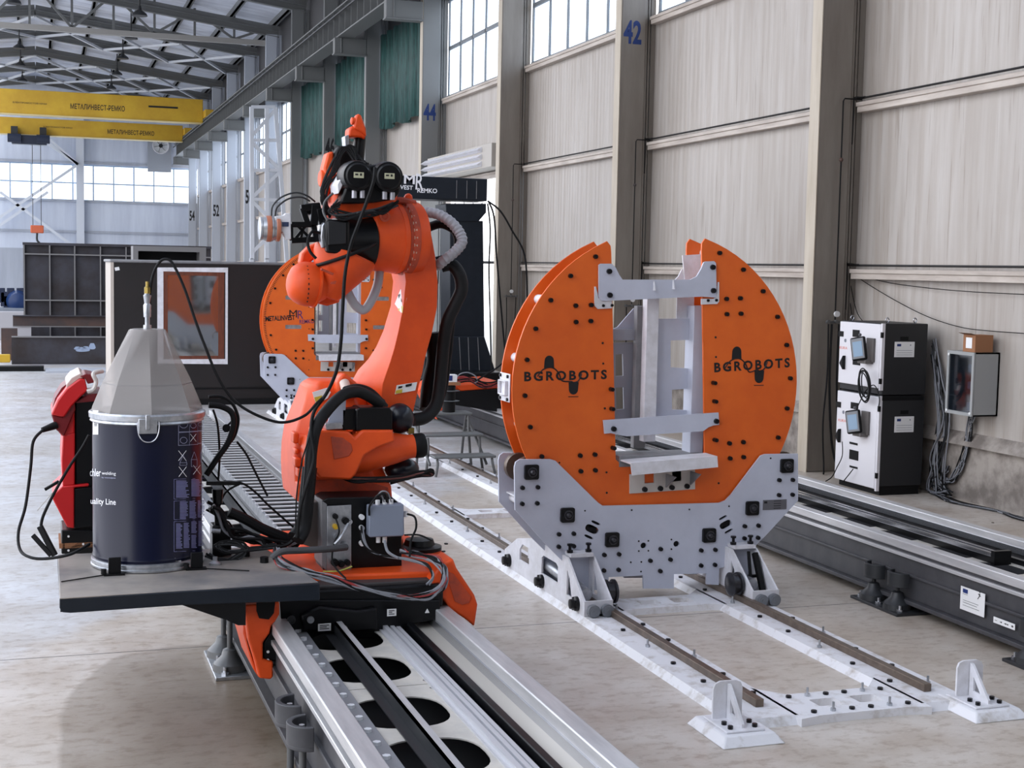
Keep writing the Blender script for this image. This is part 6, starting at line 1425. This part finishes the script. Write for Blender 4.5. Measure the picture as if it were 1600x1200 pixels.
for z in (.22, .95, 1.25, 1.75): obj('hinge', MB().box((KX0-.004, KY0-.006, z-.03), (KX0+.02, KY0+.02, z+.03)), BLACK, low if z < 1.1 else upp)
def side_sticker(par, u0, v0, u1, v1):
    a, b = at(u0, v0, y=KY0), at(u1, v1, y=KY0); Y = KY0
    s_ = obj('project_sticker', MB().box((a.x, Y-.003, b.z), (b.x, Y, a.z)), LABEL, par); W, H = b.x-a.x, a.z-b.z
    obj('blue_flag_print', MB().box((a.x+W*.12, Y-.004, a.z-H*.3), (a.x+W*.32, Y-.003, a.z-H*.14)), mat('flag_blue', (28, 50, 110), .6), s_)
    m = MB(); m.ball((a.x+W*.8, Y-.003, a.z-H*.22), .008, (1, .2, 1), 10)
    for q in (.55, .7, .85): m.box((a.x+W*.1, Y-.004, a.z-H*(q+.02)), (a.x+W*.9, Y-.003, a.z-H*q))
    obj('printed_lines', m, mat('grey_print', (120, 124, 134), .5), s_)
    return s_
side_sticker(upp, 1398, 534, 1428, 558); side_sticker(low, 1398, 651, 1427, 675)
for (par, u, v) in ((upp, 1413, 529), (low, 1413, 644)): p = at(u, v, y=KY0); obj('side_handle_recess', MB().box((p.x-.05, KY0-.004, p.z-.02), (p.x+.05, KY0, p.z+.02)), BLACK, par)
for (u, v, x, y) in ((1326, 500, 8.72, 13.8), (1380, 503, 8.75, 13.15), (1420, 503, 9.1, 13.15)):
    obj('lifting_eye', MB().tube([Vector((x, y, 1.875)), Vector((x-.02, y, 1.91)), Vector((x, y, 1.935)), Vector((x+.02, y, 1.91)), Vector((x, y, 1.875))], .006, 6, 5), STEEL, upp)
# teach pendants
def pendant(u, v, zl, lab):
    c = at(u, v, x=KX0-.13); t = thing('teach_pendant', lab, 'pendant', c)
    ux = Vector((0, -1, 0)); up_ = Vector((0, -.15, 1)).normalized()
    fwd_ = Vector((-.8, -.55, .12)).normalized(); rt_ = fwd_.cross(Vector((0, 0, 1))).normalized()*-1; upv = rt_.cross(fwd_).normalized()
    if upv.z < 0: upv = -upv
    rt2 = (rt_*.97+upv*.2).normalized(); up2 = (upv*.97-rt_*.2).normalized()
    obj('pendant_housing', MB().obox(c, rt2*.17, fwd_*.05, up2*.26), BLACK, t, bev=.02, seg=3)
    obj('pendant_bezel', MB().obox(c+fwd_*.028, rt2*.14, fwd_*.01, up2*.225), mat('bezel_grey', (120, 122, 126), .4), t, bev=.008)
    obj('screen', MB().obox(c+fwd_*.034-up2*.005, rt2*.105, fwd_*.004, up2*.165), SCREEN, t)
    m = MB().ball(c+up2*.15+rt2*.03, .018); obj('stop_button', m, mat('grey_button', (80, 80, 84), .4), t)
    obj('holder', MB().box((KX0-.10, c.y-.09, c.z-.16), (KX0-.001, c.y+.07, c.z-.12)).box((KX0-.03, c.y-.12, c.z-.14), (KX0-.001, c.y+.02, c.z+.12)), mat('holder_grey', (96, 92, 90), .5), t, bev=.004)
    return t
pendant(1342, 545, 0, 'tablet-like teach pendant hung on the upper white cabinet door')
pendant(1334, 659, 0, 'tablet-like teach pendant hung on the lower white cabinet door')
random.seed(9); cc = at(1352, 602, x=KX0-.1)
t = thing('coiled_cable', 'black cable coiled in loops hanging on the upper cabinet', 'cable', cc)
for i in range(5):
    r1, r2 = .10+random.uniform(-.015, .02), .155+random.uniform(-.02, .03); o_ = Vector((random.uniform(-.02, .02), random.uniform(-.02, .02), random.uniform(-.02, .02)))
    obj('loop', MB().tube([cc+o_+Vector((-.02*math.sin(a), r1*math.cos(a), r2*math.sin(a))) for a in [2*PI*k/14 for k in range(15)]], .007, 6, 3), BLACK if i % 2 else DKGREY, t)
for i, pts in enumerate(([(1338,640),(1352,612),(1366,602),(1374,622),(1372,640)], [(1316,690),(1316,712),(1308,730),(1300,745),(1290,752)], [(1333,733),(1326,742),(1318,752)])):
    tag(obj('cable', MB().tube([at(u, v, x=KX0-.06) for u, v in pts], .006, 6, 6), BLACK), ['short black cable from the coil to the lower pendant', 'black cable dropping from the lower pendant to the floor', 'short black lead plugged at the foot of the lower cabinet door'][i], 'cable')
# cables behind the cabinets
random.seed(15)
t = thing('cable_bundle', 'mass of grey and black cables hanging between the cabinets and wall box', 'cables', (9.3, 12.9, 0))
for i in range(20):
    j = lambda s_: random.uniform(-s_, s_)
    pts = [(1458+j(4), 548+j(20)), (1468+j(8), 600+j(10)), (1474+j(10), 660+j(12)), (1466+j(14), 720+j(12)), (1462+j(16), 760+j(8)), (1470+j(20), 772+j(6))]
    P = [at(u, v, x=9.34+j(.04)) for u, v in pts]; P[-1].z = max(.01, P[-1].z)
    obj('loose_cable', MB().tube(P, .008, 6, 5), random.choice([BLACK, BLACK, WIREG, DKGREY]), t)
t = thing('cable_bundle', 'grey cables dropping from the wall box in a loop to the floor', 'cables', (9.35, 12.3, 0))
for i in range(12):
    j = lambda s_: random.uniform(-s_, s_)
    pts = [(1518+j(6), 650), (1514+j(5), 680+j(6)), (1506+j(5), 710+j(6)), (1496+j(6), 740+j(6)), (1484+j(5), 752+j(4)), (1474+j(4), 744+j(4)), (1478+j(6), 732+j(4))]
    obj('loose_cable', MB().tube([at(u, v, x=9.36) for u, v in pts], .007, 6, 5), random.choice([BLACK, WIREG, WIREG]), t)
t = thing('cable_bundle', 'thin cables strewn along the floor at the wall foot', 'cables', (9.3, 12, 0))
for i in range(9):
    j = lambda s_: random.uniform(-s_, s_)
    pts = [(9.3+j(.05), 12.9+j(.2)), (9.2+j(.08), 12.4+j(.1)), (9.32+j(.05), 11.9+j(.1)), (9.25+j(.08), 11.4), (9.34, 10.6+j(.3))]
    obj('loose_cable', MB().tube([Vector((x, y, .012)) for x, y in pts], .008, 6, 6), random.choice([WIREG, DKGREY, BLACK]), t)
# wall box
wb_ = thing('wall_switch_box', 'grey electrical box with clear front on the right wall', 'box', (9.25, 12.35, .95))
bx0, bx1, by0, by1, bz0, bz1 = 9.10, WX-.002, 12.10, 12.55, .96, 1.62
WB = mat('wall_box_grey', (150, 152, 152), .5)
mb = MB().box((bx0+.02, by0, bz0), (bx1, by0+.015, bz1)).box((bx0+.02, by1-.015, bz0), (bx1, by1, bz1)).box((bx0+.02, by0, bz0), (bx1, by1, bz0+.015)).box((bx0+.02, by0, bz1-.015), (bx1, by1, bz1)).box((bx1-.02, by0, bz0), (bx1, by1, bz1))
obj('housing', mb, WB, wb_)
obj('clear_front', MB().box((bx0+.012, by0+.012, bz0+.012), (bx0+.02, by1-.012, bz1-.012)), BOXGLASS, wb_)
obj('front_frame', plate_mb([(0, 0), (by1-by0, 0), (by1-by0, bz1-bz0), (0, bz1-bz0)], [[(.035, .035), (by1-by0-.035, .035), (by1-by0-.035, bz1-bz0-.035), (.035, bz1-bz0-.035)]], .016, frame=((bx0+.008, by0, bz0), (0, 1, 0), (0, 0, 1))), WB, wb_)
for z in (1.45, 1.27, 1.05): obj('breaker', MB().box((bx0+.14, by0+.08, z-.05), (bx1-.02, by0+.28, z+.03)), mat('breaker_grey', (150, 156, 166), .5), wb_, bev=.004)
obj('mounting_board', MB().box((bx1-.04, by0+.03, bz0+.03), (bx1-.021, by1-.03, bz1-.03)), mat('dark_board', (58, 60, 66), .6), wb_)
for (yy, zz) in ((by1-.03, bz1-.04), (by0+.03, bz0+.03), (by1-.03, bz0+.03)): obj('cover_screw', MB().cyl((bx0, yy, zz), (bx0-.006, yy, zz), .014, n=10), LABEL, wb_)
cd = thing('cardboard_box', 'small open cardboard box standing on the wall switch box', 'box', (9.22, 12.2, 1.62))
obj('carton', MB().box((9.12, 12.12, 1.62), (9.34, 12.32, 1.80)), CARD, cd, bev=.003); obj('flap', MB().prism([(9.12, 12.12, 1.80), (9.12, 12.32, 1.80), (9.06, 12.32, 1.815), (9.06, 12.12, 1.815)], (0, 0, .004)), mat('dark_cardboard', (100, 70, 50), .8), cd); obj('paper_label', MB().box((9.117, 12.17, 1.66), (9.12, 12.27, 1.77)), LABEL, cd)
# wires drooping along the wall
for i, pts in enumerate(([(1330,424),(1350,440),(1400,470),(1450,495),(1500,511),(1545,517),(1600,521)], [(1330,424),(1380,440),(1450,450),(1520,456),(1600,460)], [(1326,424),(1332,460),(1340,490),(1352,506)], [(1324,424),(1328,470),(1334,510)])):
    tag(obj('wall_wire', MB().tube([at(u, v, x=9.36) for u, v in pts], .005, 6, 6), BLACK), ['thin black wire drooping along the wall to the cardboard box', 'thin dark wire slung just under the lower wall rail', 'black wire from the wall rail down to the upper cabinet', 'black wire hugging the column side down to the cabinets'][i], 'wire')
# compressed air drops on the columns
for k, lab in ((3, 'thin air pipe with pressure gauge on the column beside the cabinets'), (4, 'thin air pipe with pressure gauge on the column numbered 42'), (5, 'thin air pipe with pressure gauge on the column beside the gate')):
    y = COLY[k]-.075; x = 9.06; t = thing('air_pipe', lab, 'pipe', (x, y, 1.7))
    obj('pipe', MB().tube([(x+.25, y, 4.47), (x+.02, y, 4.47), (x, y, 4.44), (x, y, 1.85)], .009, 6, 1), BLACK, t)
    obj('joint', MB().ball((x, y, 3.75), .026), RUSTB, t)
    obj('manifold', MB().bar((x-.12, y, 1.82), (x+.12, y, 1.82), .03), STOOLM, t)
    obj('gauge', MB().cyl((x, y-.02, 1.92), (x, y-.05, 1.92), .035, n=16), mat('gauge_face', (206, 206, 206), .4), t)
    for dx in (-.11, .0, .11): obj('valve', MB().cyl((x+dx, y-.01, 1.83), (x+dx, y-.05, 1.83), .022, n=10), STOOLM, t)
    for dx in (-.10, .10): obj('air_hose', MB().tube([(x+dx, y-.02, 1.8), (x+dx*.9, y-.02, 1.2), (x+dx*1.3, y-.03, .6), (x+dx*1.1, y-.05, .1), (x+dx*2, y-.2, .02)], .010, 6, 5), BLACK, t)
    if k == 3:
        for dx in (-.06, .04): obj('air_hose', MB().tube([(x+dx, y-.03, 1.8), (x+dx, y-.03, 1.1), (x+dx+.05, y-.04, .4), (x+dx+.12, y-.1, .03)], .014, 6, 5), BLACK, t)
tag(obj('gate_pipe', MB().tube([(9.30, COLY[5]+.21, 2.50), (9.30, 30, 2.50), (9.30, COLY[6], 2.50)], .03, 8, 1), BLACK), 'black pipe crossing the open gate at head height', 'pipe')
# rubbish strip at the wall foot
DIRT = mat('floor_dirt', (104, 94, 84), .85, noise=14, rgb2=(128, 118, 106))
random.seed(30)
for i in range(14):
    x, y = random.uniform(3, 9), random.uniform(6.3, 14); s_ = random.uniform(.008, .02)
    tag(obj('debris_chip', MB().ball((x, y, s_*.35), s_, (1, 1.3, .35), 6), DIRT), 'tiny dark chip of debris lying on the concrete floor', 'debris', 'debris chips on the floor')
